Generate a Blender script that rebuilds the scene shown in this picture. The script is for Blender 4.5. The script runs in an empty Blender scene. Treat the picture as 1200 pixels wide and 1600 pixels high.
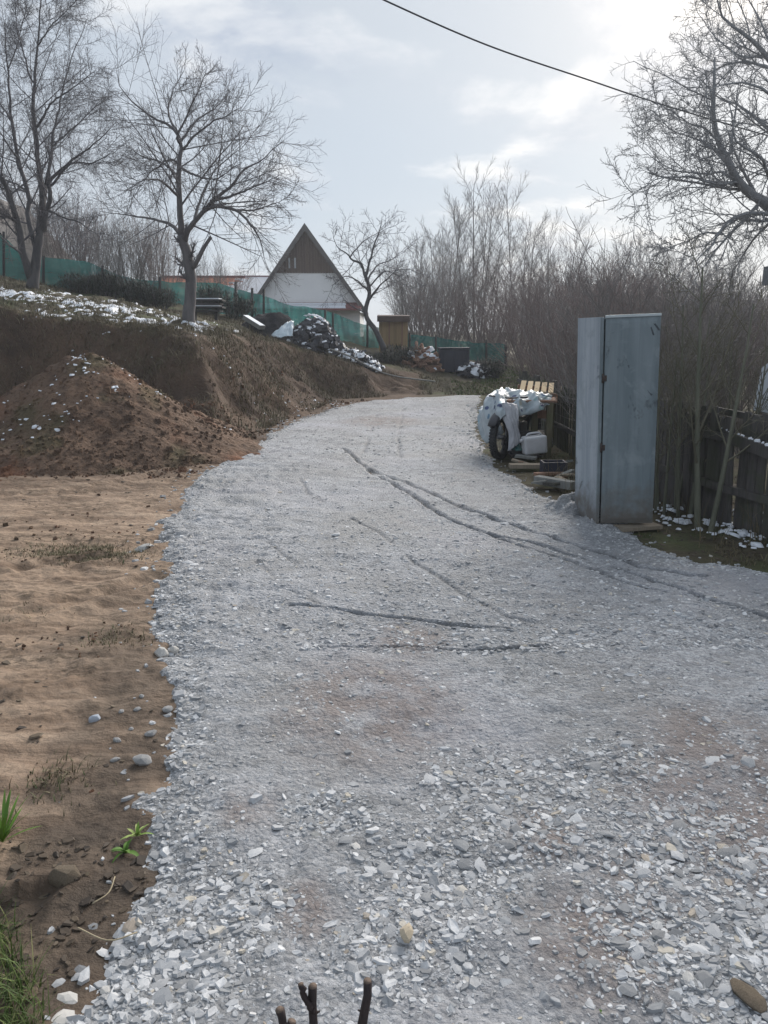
import bpy, bmesh, math, random
import numpy as np
from mathutils import Vector, Matrix

# ------------------------------------------------------------------ camera, sky, sun, exposure
sc = bpy.context.scene
COL = sc.collection
FPX, CAMZ, HORIZON = 1208.0, 1.72, 526.0           # focal length in photo pixels, eye height, horizon row
PITCH = math.atan((800 - HORIZON) / FPX)
cam_data = bpy.data.cameras.new('camera')
cam = bpy.data.objects.new('camera', cam_data)
COL.objects.link(cam)
cam.location = (0, 0, CAMZ)
cam.rotation_euler = (math.pi / 2 - PITCH, 0, 0)
cam_data.sensor_fit = 'VERTICAL'
cam_data.sensor_height = 36.0
cam_data.lens = FPX / 1600 * 36.0
cam_data.clip_start = 0.05
cam_data.clip_end = 3000
sc.camera = cam
sc.view_settings.view_transform = 'Standard'
sc.view_settings.look = 'None'
sc.view_settings.exposure = 1.10
sc.view_settings.gamma = 1.0
sc.view_settings.use_curve_mapping = False

SUN_AZ, SUN_EL = math.radians(27), math.radians(27)  # azimuth clockwise from +Y (ahead, to the right)
sd = Vector((math.sin(SUN_AZ) * math.cos(SUN_EL), math.cos(SUN_AZ) * math.cos(SUN_EL), math.sin(SUN_EL)))
world = bpy.data.worlds.new('World')
sc.world = world
world.use_nodes = True
wn = world.node_tree
wn.nodes.clear()


def wnode(t, **kw):
    n = wn.nodes.new(t)
    for k, v in kw.items():
        setattr(n, k, v)
    return n


def wmath(op, a, b=None, clamp=False):
    n = wnode('ShaderNodeMath', operation=op, use_clamp=clamp)
    for i, v in enumerate((a, b)):
        if v is None:
            continue
        if isinstance(v, (int, float)):
            n.inputs[i].default_value = v
        else:
            wn.links.new(v, n.inputs[i])
    return n.outputs[0]


def wmix(fac, a, b):
    n = wnode('ShaderNodeMix', data_type='RGBA')
    for s, v in ((n.inputs[0], fac), (n.inputs[6], a), (n.inputs[7], b)):
        if isinstance(v, (int, float)):
            s.default_value = v
        elif isinstance(v, tuple):
            s.default_value = (*v, 1)
        else:
            wn.links.new(v, s)
    return n.outputs[2]


def wramp(fac, stops):
    n = wnode('ShaderNodeValToRGB')
    el = n.color_ramp.elements
    while len(el) < len(stops):
        el.new(0.5)
    for e, (p, c) in zip(el, stops):
        e.position = p
        e.color = (c, c, c, 1) if isinstance(c, (int, float)) else (*c, 1)
    wn.links.new(fac, n.inputs[0])
    return n.outputs[0]


sky = wnode('ShaderNodeTexSky', sky_type='NISHITA', sun_disc=False)
sky.sun_elevation = SUN_EL
sky.sun_rotation = SUN_AZ
sky.air_density, sky.dust_density, sky.ozone_density = 1.0, 2.0, 1.5
bg_sky = wnode('ShaderNodeBackground')
bg_sky.inputs[1].default_value = 0.05
wn.links.new(sky.outputs[0], bg_sky.inputs[0])
tc = wnode('ShaderNodeTexCoord')
nrm = wnode('ShaderNodeVectorMath', operation='NORMALIZE')
wn.links.new(tc.outputs['Generated'], nrm.inputs[0])
sep = wnode('ShaderNodeSeparateXYZ')
wn.links.new(nrm.outputs[0], sep.inputs[0])
zz = wmath('ADD', wmath('MAXIMUM', sep.outputs[2], 0.0), 0.26)
com = wnode('ShaderNodeCombineXYZ')
wn.links.new(wmath('DIVIDE', sep.outputs[0], zz), com.inputs[0])
wn.links.new(wmath('DIVIDE', sep.outputs[1], zz), com.inputs[1])


def wnoise(scale, detail, rough, off, dist=0.0):
    m = wnode('ShaderNodeMapping')
    m.inputs[1].default_value = off
    wn.links.new(com.outputs[0], m.inputs[0])
    n = wnode('ShaderNodeTexNoise')
    n.inputs['Scale'].default_value = scale
    n.inputs['Detail'].default_value = detail
    n.inputs['Roughness'].default_value = rough
    n.inputs['Distortion'].default_value = dist
    wn.links.new(m.outputs[0], n.inputs['Vector'])
    return n.outputs[0]


dotn = wnode('ShaderNodeVectorMath', operation='DOT_PRODUCT')
wn.links.new(nrm.outputs[0], dotn.inputs[0])
dotn.inputs[1].default_value = sd
glow = wmath('POWER', wmath('MAXIMUM', dotn.outputs['Value'], 0.0), 10.0)
veil = wnoise(0.42, 3, 0.5, (2.3, 0.7, 0))
veil_col = wmix(wramp(veil, [(0.30, 0.0), (0.70, 1.0)]), (0.480, 0.575, 0.685), (0.625, 0.655, 0.695))
puff = wnoise(1.5, 8, 0.58, (9.1, 9.6, 0), 0.2)
puff_l = wnoise(1.5, 8, 0.58, (9.05, 9.5, 0), 0.2)
puff_fac = wramp(puff, [(0.51, 0.0), (0.61, 1.0)])
puff_col = wmix(wmath('ADD', wmath('MULTIPLY', wmath('SUBTRACT', puff, puff_l), 6.0), 0.45, True), (0.40, 0.47, 0.59), (0.95, 0.95, 0.95))
cl = wmix(wmath('MULTIPLY', puff_fac, 0.78), veil_col, puff_col)
bg_cl = wnode('ShaderNodeBackground')
gadd = wnode('ShaderNodeVectorMath', operation='MULTIPLY_ADD')
wn.links.new(cl, gadd.inputs[0])
gc = wnode('ShaderNodeCombineXYZ')
for i, (b, k) in enumerate(((0.93, 0.11), (0.935, 0.09), (0.94, 0.06))):
    wn.links.new(wmath('ADD', wmath('MULTIPLY', glow, k), b), gc.inputs[i])
wn.links.new(gc.outputs[0], gadd.inputs[1])
wn.links.new(gadd.outputs[0], bg_cl.inputs[0])
bg_cl.inputs[1].default_value = 0.53
mixs = wnode('ShaderNodeMixShader')
mixs.inputs[0].default_value = 0.86
wn.links.new(bg_sky.outputs[0], mixs.inputs[1])
wn.links.new(bg_cl.outputs[0], mixs.inputs[2])
wout = wnode('ShaderNodeOutputWorld')
wn.links.new(mixs.outputs[0], wout.inputs[0])

sun_d = bpy.data.lights.new('sun', 'SUN')
sun_d.energy = 2.9
sun_d.angle = math.radians(42)
sun_d.color = (1.0, 0.93, 0.85)
sun = bpy.data.objects.new('sun', sun_d)
COL.objects.link(sun)
sun.location = (20, 40, 40)
sun.rotation_euler = (-sd).to_track_quat('-Z', 'Y').to_euler()

# ------------------------------------------------------------------ helpers
RNG = np.random.default_rng(7)
random.seed(7)


def ray(px, py):
    a, b = (px - 600) / FPX, (800 - py) / FPX
    return np.array((a, math.cos(PITCH) + b * math.sin(PITCH), -math.sin(PITCH) + b * math.cos(PITCH)))


def GP(px, py, z=0.0):
    d = ray(px, py)
    return np.array((0, 0, CAMZ)) + d * ((z - CAMZ) / d[2])


def P(px, py, Y):
    d = ray(px, py)
    return np.array((0, 0, CAMZ)) + d * (Y / d[1])


_perm = np.random.default_rng(11).permutation(1024)


def vnoise(x, y, seed=0):
    x = np.asarray(x, float) + seed * 17.37
    y = np.asarray(y, float) - seed * 9.73
    ix, iy = np.floor(x).astype(int), np.floor(y).astype(int)
    fx, fy = x - ix, y - iy
    fx = fx * fx * (3 - 2 * fx)
    fy = fy * fy * (3 - 2 * fy)

    def h(i, j):
        return _perm[(_perm[i & 1023] + j) & 1023] / 1023.0
    a = h(ix, iy) * (1 - fx) + h(ix + 1, iy) * fx
    b = h(ix, iy + 1) * (1 - fx) + h(ix + 1, iy + 1) * fx
    return (a * (1 - fy) + b * fy) * 2 - 1


def fbm(x, y, octv=4, seed=0, gain=0.5):
    s, a = 0, 1.0
    for o in range(octv):
        s = s + a * vnoise(np.asarray(x) * 2 ** o, np.asarray(y) * 2 ** o, seed + o * 3)
        a *= gain
    return s


def sst(x, a, b):
    t = np.clip((x - a) / (b - a), 0, 1)
    return t * t * (3 - 2 * t)


def seg_dist(x, y, pts, closed=False):
    d = np.full(np.shape(x), 1e9)
    n = len(pts)
    for i in range(n if closed else n - 1):
        ax, ay = pts[i][0], pts[i][1]
        bx, by = pts[(i + 1) % n][0], pts[(i + 1) % n][1]
        dx, dy = bx - ax, by - ay
        t = np.clip(((x - ax) * dx + (y - ay) * dy) / (dx * dx + dy * dy + 1e-12), 0, 1)
        d = np.minimum(d, np.hypot(x - ax - t * dx, y - ay - t * dy))
    return d


def poly_sdf(x, y, pts):
    """positive inside"""
    d = seg_dist(x, y, pts, True)
    ins = np.zeros(np.shape(x), bool)
    n = len(pts)
    for i in range(n):
        ax, ay = pts[i][0], pts[i][1]
        bx, by = pts[(i + 1) % n][0], pts[(i + 1) % n][1]
        if ay == by:
            continue
        c = ((ay > y) != (by > y)) & (x < (bx - ax) * (y - ay) / (by - ay) + ax)
        ins ^= c
    return np.where(ins, d, -d)


def smooth_line(pts, n):
    pts = np.asarray(pts, float)
    k = len(pts)
    if k == 2:
        t = np.linspace(0, 1, n)[:, None]
        return pts[0] * (1 - t) + pts[1] * t
    e = np.vstack([2 * pts[0] - pts[1], pts, 2 * pts[-1] - pts[-2]])
    L = np.concatenate([[0], np.cumsum(np.linalg.norm(np.diff(pts[:, :3], axis=0), axis=1))])
    s = np.linspace(0, L[-1], n)
    i = np.clip(np.searchsorted(L, s, 'right') - 1, 0, k - 2)
    t = ((s - L[i]) / np.maximum(L[i + 1] - L[i], 1e-9))[:, None]
    p0, p1, p2, p3 = e[i], e[i + 1], e[i + 2], e[i + 3]
    return 0.5 * (2 * p1 + (p2 - p0) * t + (2 * p0 - 5 * p1 + 4 * p2 - p3) * t ** 2 + (3 * p1 - p0 - 3 * p2 + p3) * t ** 3)


def make_mesh(name, V, F, smooth=True, attrs=None, mat=None):
    me = bpy.data.meshes.new(name)
    V = np.asarray(V, np.float32)
    if isinstance(F, np.ndarray):
        k = F.shape[1]
        me.vertices.add(len(V))
        me.vertices.foreach_set('co', V.ravel())
        me.loops.add(F.size)
        me.loops.foreach_set('vertex_index', F.ravel().astype(np.int32))
        me.polygons.add(len(F))
        me.polygons.foreach_set('loop_start', np.arange(0, F.size, k, dtype=np.int32))
        me.update(calc_edges=True)
    else:
        me.from_pydata([tuple(map(float, v)) for v in V], [], [tuple(f) for f in F])
    me.polygons.foreach_set('use_smooth', np.full(len(me.polygons), smooth, bool))
    for an, av in (attrs or {}).items():
        a = me.attributes.new(an, 'FLOAT', 'POINT')
        a.data.foreach_set('value', np.asarray(av, np.float32))
    if mat:
        me.materials.append(mat)
    me.validate()
    return me


def link(name, me, parent=None, loc=None, rot=None):
    o = bpy.data.objects.new(name, me)
    COL.objects.link(o)
    if parent:
        o.parent = parent
    if loc is not None:
        o.location = loc
    if rot is not None:
        o.rotation_euler = rot
    return o


def world_loc(o):
    l = np.zeros(3)
    while o:
        l += np.array(o.location)
        o = o.parent
    return l


def part(name, VF, mat, parent=None, smooth=True, attrs=None):
    """VF in world coordinates for an unrotated parent"""
    V, F = VF
    V = np.asarray(V, float)
    if parent:
        V = V - world_loc(parent)
    return link(name, make_mesh(name, V, F, smooth, attrs, mat), parent)


def tag(o, label=None, cat=None, group=None, kind=None):
    for k, v in (('label', label), ('category', cat), ('group', group), ('kind', kind)):
        if v:
            o[k] = v
    return o


def thing(name, label, cat, loc=(0, 0, 0), rz=0, group=None):
    o = link(name, None, None, loc, (0, 0, rz))
    o.empty_display_size = 0.2
    return tag(o, label, cat, group)


def copy_tree(o, parent=None):
    c = o.copy()
    COL.objects.link(c)
    c.parent = parent
    for ch in list(o.children):
        copy_tree(ch, c)
    return c


def join(parts):
    V, F, n = [], [], 0
    for v, f in parts:
        V.append(np.asarray(v, float))
        F += [tuple(int(i) + n for i in q) for q in f]
        n += len(v)
    return np.vstack(V), F


def boxg(c, s, rot=None, taper=0.0, jit=0.0):
    """box centred at c with size s; rot = 3x3 or (rx,ry,rz)"""
    x, y, z = s[0] / 2, s[1] / 2, s[2] / 2
    V = np.array([(-x, -y, -z), (x, -y, -z), (x, y, -z), (-x, y, -z), (-x, -y, z), (x, -y, z), (x, y, z), (-x, y, z)])
    if jit:
        V = V + RNG.normal(0, jit, V.shape)
    if rot is not None:
        from mathutils import Euler
        V = V @ np.array(Euler(rot).to_matrix()).T
    F = [(0, 3, 2, 1), (4, 5, 6, 7), (0, 1, 5, 4), (1, 2, 6, 5), (2, 3, 7, 6), (3, 0, 4, 7)]
    return V + np.asarray(c, float), F


def bevbox(s, bev=0.006, seg=2):
    bm = bmesh.new()
    bmesh.ops.create_cube(bm, size=1)
    bmesh.ops.scale(bm, vec=s, verts=bm.verts)
    bmesh.ops.bevel(bm, geom=list(bm.edges), offset=bev, segments=seg, profile=0.7, affect='EDGES')
    bm.verts.index_update()
    V = np.array([v.co[:] for v in bm.verts])
    F = [tuple(v.index for v in f.verts) for f in bm.faces]
    bm.free()
    return V, F


def beam(a, b, w, t):
    """rectangular bar from a to b, width w (horizontal), thickness t"""
    a, b = np.asarray(a, float), np.asarray(b, float)
    d = b - a
    L = np.linalg.norm(d)
    d = d / L
    up = np.array((0, 0, 1.0)) if abs(d[2]) < 0.95 else np.array((0, 1.0, 0))
    s = np.cross(d, up)
    s /= np.linalg.norm(s)
    u = np.cross(s, d)
    V = []
    for e in (a, b):
        for i, j in ((-1, -1), (1, -1), (1, 1), (-1, 1)):
            V.append(e + s * i * w / 2 + u * j * t / 2)
    F = [(0, 1, 2, 3), (7, 6, 5, 4), (0, 4, 5, 1), (1, 5, 6, 2), (2, 6, 7, 3), (3, 7, 4, 0)]
    return np.array(V), F


def tubes(pts, rad, sides=4, cap=True):
    """batch of tubes: pts (B,n,3), rad (B,n) -> V, quads"""
    pts = np.asarray(pts, float)
    rad = np.asarray(rad, float)
    B, n, _ = pts.shape
    T = np.gradient(pts, axis=1)
    T /= np.linalg.norm(T, axis=2, keepdims=True) + 1e-12
    m = T.mean(axis=1)
    ref = np.where((np.abs(m[:, 2]) < 0.7 * np.linalg.norm(m, axis=1))[:, None], np.array((0, 0, 1.0)), np.array((1.0, 0.3, 0)))
    n1 = np.cross(T, ref[:, None, :])
    n1 /= np.linalg.norm(n1, axis=2, keepdims=True) + 1e-12
    n2 = np.cross(T, n1)
    a = np.arange(sides) / sides * 2 * math.pi
    V = pts[:, :, None, :] + rad[:, :, None, None] * (np.cos(a)[None, None, :, None] * n1[:, :, None, :] + np.sin(a)[None, None, :, None] * n2[:, :, None, :])
    V = V.reshape(-1, 3)
    i = np.arange(n - 1)
    j = np.arange(sides)
    I, J = np.meshgrid(i, j, indexing='ij')
    q = np.stack([I * sides + J, I * sides + (J + 1) % sides, (I + 1) * sides + (J + 1) % sides, (I + 1) * sides + J], -1).reshape(-1, 4)
    Q = (q[None] + (np.arange(B) * n * sides)[:, None, None]).reshape(-1, 4)
    return V, Q


def tube1(line, r, sides=8, n=None):
    line = np.asarray(line, float)
    if n:
        line = smooth_line(line, n)
    r = np.full(len(line), r) if np.isscalar(r) else np.interp(np.linspace(0, 1, len(line)), np.linspace(0, 1, len(r)), r)
    V, Q = tubes(line[None], r[None], sides)
    F = [tuple(q) for q in Q]
    F.append(tuple(range(sides))[::-1])
    F.append(tuple(range(len(V) - sides, len(V))))
    return V, F


def catn(parts):
    V, F, n = [], [], 0
    for v, f in parts:
        V.append(v)
        F.append(f + n)
        n += len(v)
    return np.vstack(V), np.vstack(F)


# ------------------------------------------------------------------ materials
class NB:
    """small node builder on a material"""

    def __init__(s, name, rough=0.9, spec=0.3):
        s.m = bpy.data.materials.new(name)
        s.m.use_nodes = True
        s.t = s.m.node_tree
        s.b = s.t.nodes['Principled BSDF']
        s.b.inputs['Roughness'].default_value = rough
        s.b.inputs['Specular IOR Level'].default_value = spec
        s.geo = None

    def n(s, t, **kw):
        x = s.t.nodes.new(t)
        for k, v in kw.items():
            setattr(x, k, v)
        return x

    def l(s, a, b):
        s.t.links.new(a, b)

    def put(s, sock, v):
        if isinstance(v, (int, float)):
            if sock.type == 'RGBA':
                sock.default_value = (v, v, v, 1)
            else:
                sock.default_value = v
        elif isinstance(v, tuple):
            sock.default_value = (*v, 1) if sock.type == 'RGBA' and len(v) == 3 else v
        else:
            s.l(v, sock)

    def pos(s, scale=(1, 1, 1), obj=False):
        key = s.n('ShaderNodeTexCoord').outputs['Object'] if obj else s.n('ShaderNodeNewGeometry').outputs['Position']
        if scale == (1, 1, 1):
            return key
        m = s.n('ShaderNodeVectorMath', operation='MULTIPLY')
        s.l(key, m.inputs[0])
        m.inputs[1].default_value = scale
        return m.outputs[0]

    def noise(s, vec, scale, detail=4, rough=0.55, dist=0.0):
        x = s.n('ShaderNodeTexNoise')
        s.l(vec, x.inputs['Vector'])
        x.inputs['Scale'].default_value = scale
        x.inputs['Detail'].default_value = detail
        x.inputs['Roughness'].default_value = rough
        x.inputs['Distortion'].default_value = dist
        return x.outputs[0]

    def vor(s, vec, scale, feature='F1', out='Distance', rnd=1.0):
        x = s.n('ShaderNodeTexVoronoi', feature=feature)
        s.l(vec, x.inputs['Vector'])
        x.inputs['Scale'].default_value = scale
        x.inputs['Randomness'].default_value = rnd
        return x.outputs[out]

    def math(s, op, a, b=0.0, clamp=False):
        x = s.n('ShaderNodeMath', operation=op, use_clamp=clamp)
        s.put(x.inputs[0], a)
        s.put(x.inputs[1], b)
        return x.outputs[0]

    def ramp(s, fac, stops):
        x = s.n('ShaderNodeValToRGB')
        el = x.color_ramp.elements
        while len(el) < len(stops):
            el.new(0.5)
        for e, (p, c) in zip(el, stops):
            e.position = p
            e.color = (c, c, c, 1) if isinstance(c, (int, float)) else (*c, 1)
        s.l(fac, x.inputs[0])
        return x.outputs[0]

    def mix(s, fac, a, b, blend='MIX'):
        x = s.n('ShaderNodeMix', data_type='RGBA', blend_type=blend)
        s.put(x.inputs[0], fac)
        s.put(x.inputs[6], a)
        s.put(x.inputs[7], b)
        return x.outputs[2]

    def attr(s, name, out='Fac'):
        x = s.n('ShaderNodeAttribute', attribute_name=name)
        return x.outputs[out]

    def rand(s):
        return s.n('ShaderNodeObjectInfo').outputs['Random']

    def up(s):
        x = s.n('ShaderNodeSeparateXYZ')
        s.l(s.n('ShaderNodeNewGeometry').outputs['Normal'], x.inputs[0])
        return x.outputs[2]

    def bump(s, h, strength=0.5, dist=0.02):
        x = s.n('ShaderNodeBump')
        x.inputs['Strength'].default_value = strength
        x.inputs['Distance'].default_value = dist
        s.l(h, x.inputs['Height'])
        s.l(x.outputs[0], s.b.inputs['Normal'])
        return x

    def col(s, v):
        s.put(s.b.inputs['Base Color'], v)
        return s

    def rough(s, v):
        s.put(s.b.inputs['Roughness'], v)
        return s


def mat_simple(name, c1, c2, scale=8, rough=0.85, spec=0.3, bump=0.3, bdist=0.01, stretch=(1, 1, 1), obj=True, metal=0.0):
    k = NB(name, rough, spec)
    p = k.pos(stretch, obj)
    f = k.noise(p, scale, 5, 0.6)
    k.col(k.mix(k.ramp(f, [(0.3, 0), (0.7, 1)]), c1, c2))
    if metal:
        k.b.inputs['Metallic'].default_value = metal
    if bump:
        k.bump(k.noise(p, scale * 4, 4, 0.6), bump, bdist)
    return k.m


def mat_ground():
    k = NB('soil', 0.92, 0.25)
    p = k.pos()
    big = k.noise(p, 0.55, 4, 0.55, 0.3)
    mid = k.noise(k.pos((1, 2.2, 1)), 2.6, 6, 0.62, 0.4)
    fine = k.noise(p, 26, 6, 0.65)
    clod = k.vor(p, 17, 'F1')
    clay = k.mix(k.ramp(mid, [(0.33, 0), (0.66, 1)]), (0.190, 0.132, 0.095), (0.380, 0.290, 0.216))
    clay = k.mix(k.ramp(big, [(0.35, 0), (0.7, 1)]), clay, (0.285, 0.208, 0.148))
    clay = k.mix(k.math('MULTIPLY', k.ramp(fine, [(0.52, 0), (0.7, 1)]), 0.6), clay, (0.120, 0.084, 0.058))
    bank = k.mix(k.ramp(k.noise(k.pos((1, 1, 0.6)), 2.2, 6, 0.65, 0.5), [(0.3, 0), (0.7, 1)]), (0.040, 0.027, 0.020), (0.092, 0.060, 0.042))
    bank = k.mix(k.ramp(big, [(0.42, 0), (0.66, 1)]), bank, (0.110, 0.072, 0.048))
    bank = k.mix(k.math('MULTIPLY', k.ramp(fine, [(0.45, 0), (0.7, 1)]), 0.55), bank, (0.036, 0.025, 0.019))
    turf = k.mix(k.ramp(mid, [(0.35, 0), (0.65, 1)]), (0.050, 0.040, 0.028), (0.090, 0.078, 0.046))
    turf = k.mix(k.math('MULTIPLY', k.ramp(k.noise(p, 1.1, 4, 0.6), [(0.48, 0), (0.66, 1)]), 0.8), turf, (0.062, 0.080, 0.030))
    patch = k.math('MULTIPLY', k.ramp(k.noise(k.pos((1, 1.5, 1)), 1.15, 3, 0.55), [(0.44, 0), (0.60, 1)]), k.ramp(k.noise(k.pos((1, 1.8, 1)), 11, 5, 0.66), [(0.47, 0), (0.58, 1)]))
    clay = k.mix(k.math('MULTIPLY', patch, 0.85), clay, (0.085, 0.062, 0.042))
    track = k.noise(k.pos((0.35, 3.4, 1)), 2.2, 5, 0.6, 0.3)
    clay = k.mix(k.math('MULTIPLY', k.ramp(track, [(0.47, 0), (0.60, 1)]), 0.72), clay, (0.135, 0.092, 0.064))
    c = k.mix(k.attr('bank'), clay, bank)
    c = k.mix(k.attr('turf'), c, turf)
    dampf = k.math('MULTIPLY', k.attr('damp'), k.ramp(k.noise(p, 3.0, 5, 0.6), [(0.25, 0.45), (0.6, 1.0)]))
    c = k.mix(dampf, c, (0.062, 0.046, 0.034))
    k.col(c)
    h = k.math('ADD', k.math('MULTIPLY', mid, 1.0), k.math('ADD', k.math('MULTIPLY', fine, 0.55), k.math('MULTIPLY', clod, 0.35)))
    k.bump(h, 0.75, 0.035)
    k.rough(k.ramp(dampf, [(0, 0.95), (1, 0.7)]))
    return k.m


def mat_mound():
    k = NB('loose_earth', 0.95, 0.2)
    p = k.pos()
    a = k.noise(p, 1.6, 5, 0.6, 0.6)
    fine = k.noise(p, 22, 6, 0.65)
    c = k.mix(k.ramp(a, [(0.32, 0), (0.68, 1)]), (0.085, 0.056, 0.041), (0.190, 0.125, 0.087))
    c = k.mix(k.ramp(k.noise(p, 0.9, 3, 0.5), [(0.53, 0), (0.68, 1)]), c, (0.185, 0.092, 0.056))
    c = k.mix(k.math('MULTIPLY', k.ramp(k.noise(p, 1.25, 3, 0.5), [(0.56, 0), (0.68, 1)]), 0.6), c, (0.080, 0.074, 0.036))
    c = k.mix(k.math('MULTIPLY', k.ramp(fine, [(0.5, 0), (0.72, 1)]), 0.7), c, (0.026, 0.019, 0.015))
    k.col(c)
    k.bump(k.math('ADD', fine, k.math('MULTIPLY', k.vor(p, 13), 0.7)), 0.9, 0.05)
    return k.m


GRAVEL_D, GRAVEL_L = (0.150, 0.156, 0.165), (0.600, 0.615, 0.635)


def mat_road():
    k = NB('crushed_slate', 0.8, 0.35)
    p = k.pos()
    big = k.noise(p, 0.8, 5, 0.6, 0.4)
    fine = k.noise(p, 75, 5, 0.7)
    v1 = k.n('ShaderNodeTexVoronoi', feature='F1')
    warp = k.n('ShaderNodeVectorMath', operation='MULTIPLY_ADD')
    nz = k.n('ShaderNodeTexNoise')
    k.l(p, nz.inputs['Vector'])
    nz.inputs['Scale'].default_value = 30
    k.l(nz.outputs['Color'], warp.inputs[0])
    warp.inputs[1].default_value = (0.03, 0.03, 0.03)
    k.l(p, warp.inputs[2])
    k.l(warp.outputs[0], v1.inputs['Vector'])
    v1.inputs['Scale'].default_value = 42
    chip = k.n('ShaderNodeSeparateColor')
    k.l(v1.outputs['Color'], chip.inputs[0])
    v2 = k.vor(warp.outputs[0], 90, 'F1', 'Color')
    chip2 = k.n('ShaderNodeSeparateColor')
    k.l(v2, chip2.inputs[0])
    t = k.math('ADD', k.math('MULTIPLY', chip.outputs[0], 0.55), k.math('MULTIPLY', chip2.outputs[0], 0.45))
    loose = k.attr('loose')
    fines = k.mix(k.ramp(fine, [(0.3, 0), (0.72, 1)]), (0.255, 0.264, 0.286), (0.540, 0.555, 0.595))
    stones = k.mix(k.ramp(t, [(0.2, 0), (0.85, 1)]), GRAVEL_D, GRAVEL_L)
    c = k.mix(k.math('ADD', k.math('MULTIPLY', loose, 0.55), 0.30, True), fines, stones)
    crev = k.ramp(k.noise(k.pos((1, 1.7, 1)), 38, 6, 0.72), [(0.36, 1), (0.47, 0)])
    c = k.mix(k.math('MULTIPLY', crev, k.math('ADD', k.math('MULTIPLY', loose, 0.6), 0.25)), c, (0.085, 0.089, 0.095))
    c = k.mix(k.ramp(big, [(0.36, 0.62), (0.60, 0.0)]), c, (0.180, 0.185, 0.190))
    c = k.mix(k.ramp(k.noise(p, 7.5, 5, 0.65), [(0.36, 0.45), (0.52, 0.0)]), c, (0.150, 0.153, 0.156))
    c = k.mix(k.math('MULTIPLY', k.ramp(k.noise(p, 0.45, 3, 0.5), [(0.50, 0), (0.70, 1)]), 0.45), c, (0.42, 0.42, 0.475))
    mud = k.math('MULTIPLY', k.attr('mud'), k.ramp(k.noise(p, 5.5, 5, 0.62), [(0.30, 0), (0.55, 1)]))
    c = k.mix(k.math('MULTIPLY', mud, 0.72), c, (0.205, 0.165, 0.150))
    c = k.mix(k.math('MULTIPLY', k.attr('rut'), 0.8), c, (0.060, 0.063, 0.068))  # dark rut tint: wet exposed stone plus groove shade painted into the colour
    k.col(c)
    hh = k.math('SUBTRACT', k.math('ADD', k.math('MULTIPLY', t, 0.6), k.math('MULTIPLY', fine, 0.5)), k.math('MULTIPLY', v1.outputs['Distance'], 0.5))
    k.bump(hh, 1.0, 0.020)
    k.rough(k.ramp(big, [(0.3, 0.62), (0.7, 0.88)]))
    return k.m


def mat_stone(name, attr):
    k = NB(name, 0.72, 0.4)
    p = k.pos(obj=True) if not attr else k.pos()
    t = k.attr('tint') if attr else k.rand()
    c = k.ramp(t, [(0.0, (0.20, 0.207, 0.218)), (0.30, (0.30, 0.311, 0.326)), (0.68, (0.47, 0.484, 0.505)), (0.93, (0.68, 0.69, 0.705)), (0.97, (0.50, 0.46, 0.39)), (1.0, (0.36, 0.30, 0.24))])
    f = k.noise(p, 55, 5, 0.6)
    c = k.mix(k.math('MULTIPLY', k.ramp(f, [(0.35, 0), (0.7, 1)]), 0.45), c, (0.17, 0.175, 0.185))
    k.col(c)
    k.bump(f, 0.4, 0.006)
    return k.m


def mat_bark(name, c1, c2, scale=9):
    k = NB(name, 0.93, 0.2)
    p = k.pos((1, 1, 0.25), True)
    f = k.noise(p, scale, 5, 0.65)
    k.col(k.mix(k.ramp(f, [(0.3, 0), (0.7, 1)]), c1, c2))
    k.bump(f, 0.6, 0.02)
    return k.m


def mat_wood(name, c1, c2, moss=None, rough=0.9):
    k = NB(name, rough, 0.2)
    p = k.pos((14, 14, 1.1), True)
    f = k.noise(p, 2.2, 6, 0.65, 0.8)
    c = k.mix(k.ramp(f, [(0.3, 0), (0.7, 1)]), c1, c2)
    r = k.rand()
    c = k.mix(k.math('MULTIPLY', r, 0.45), c, tuple(x * 0.55 for x in c1))
    if moss:
        c = k.mix(k.math('MULTIPLY', k.ramp(k.noise(k.pos(), 3.2, 5, 0.6), [(0.48, 0), (0.66, 1)]), 0.6), c, moss)
    k.col(c)
    k.bump(f, 0.4, 0.006)
    return k.m


def mat_metal(side=False):
    k = NB('pale_side_metal' if side else 'weathered_sheet_metal', 0.5, 0.22)
    p = k.pos(obj=True)
    run = k.noise(k.pos((9, 9, 0.7), True), 1.4, 6, 0.6, 0.6)
    blot = k.noise(p, 4.5, 7, 0.65, 0.4)
    c = k.mix(k.ramp(run, [(0.3, 0), (0.72, 1)]), (0.125, 0.160, 0.180), (0.200, 0.240, 0.262))
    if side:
        c = k.mix(k.ramp(run, [(0.3, 0), (0.7, 1)]), (0.230, 0.272, 0.312), (0.360, 0.402, 0.445))  # side panels get a paler, bluer tone than the door
    c = k.mix(k.ramp(blot, [(0.52, 0), (0.66, 0.7)]), c, (0.24, 0.28, 0.30))
    c = k.mix(k.math('MULTIPLY', k.ramp(k.noise(p, 2.6, 8, 0.72, 0.8), [(0.59, 0), (0.66, 1)]), 0.8), c, (0.042, 0.050, 0.058))
    sz = k.n('ShaderNodeSeparateXYZ')
    k.l(p, sz.inputs[0])
    dirt = k.math('SUBTRACT', k.math('MULTIPLY', k.noise(p, 9, 5, 0.65), 0.75), sz.outputs[2], True)
    c = k.mix(k.ramp(dirt, [(0.0, 0), (0.35, 0.85)]), c, (0.115, 0.100, 0.085))
    k.col(c)
    k.rough(k.ramp(blot, [(0.3, 0.42), (0.7, 0.66)]))
    k.bump(k.math('ADD', k.noise(p, 2.4, 3, 0.5), k.math('MULTIPLY', blot, 0.15)), 0.35, 0.03)
    return k.m


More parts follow.
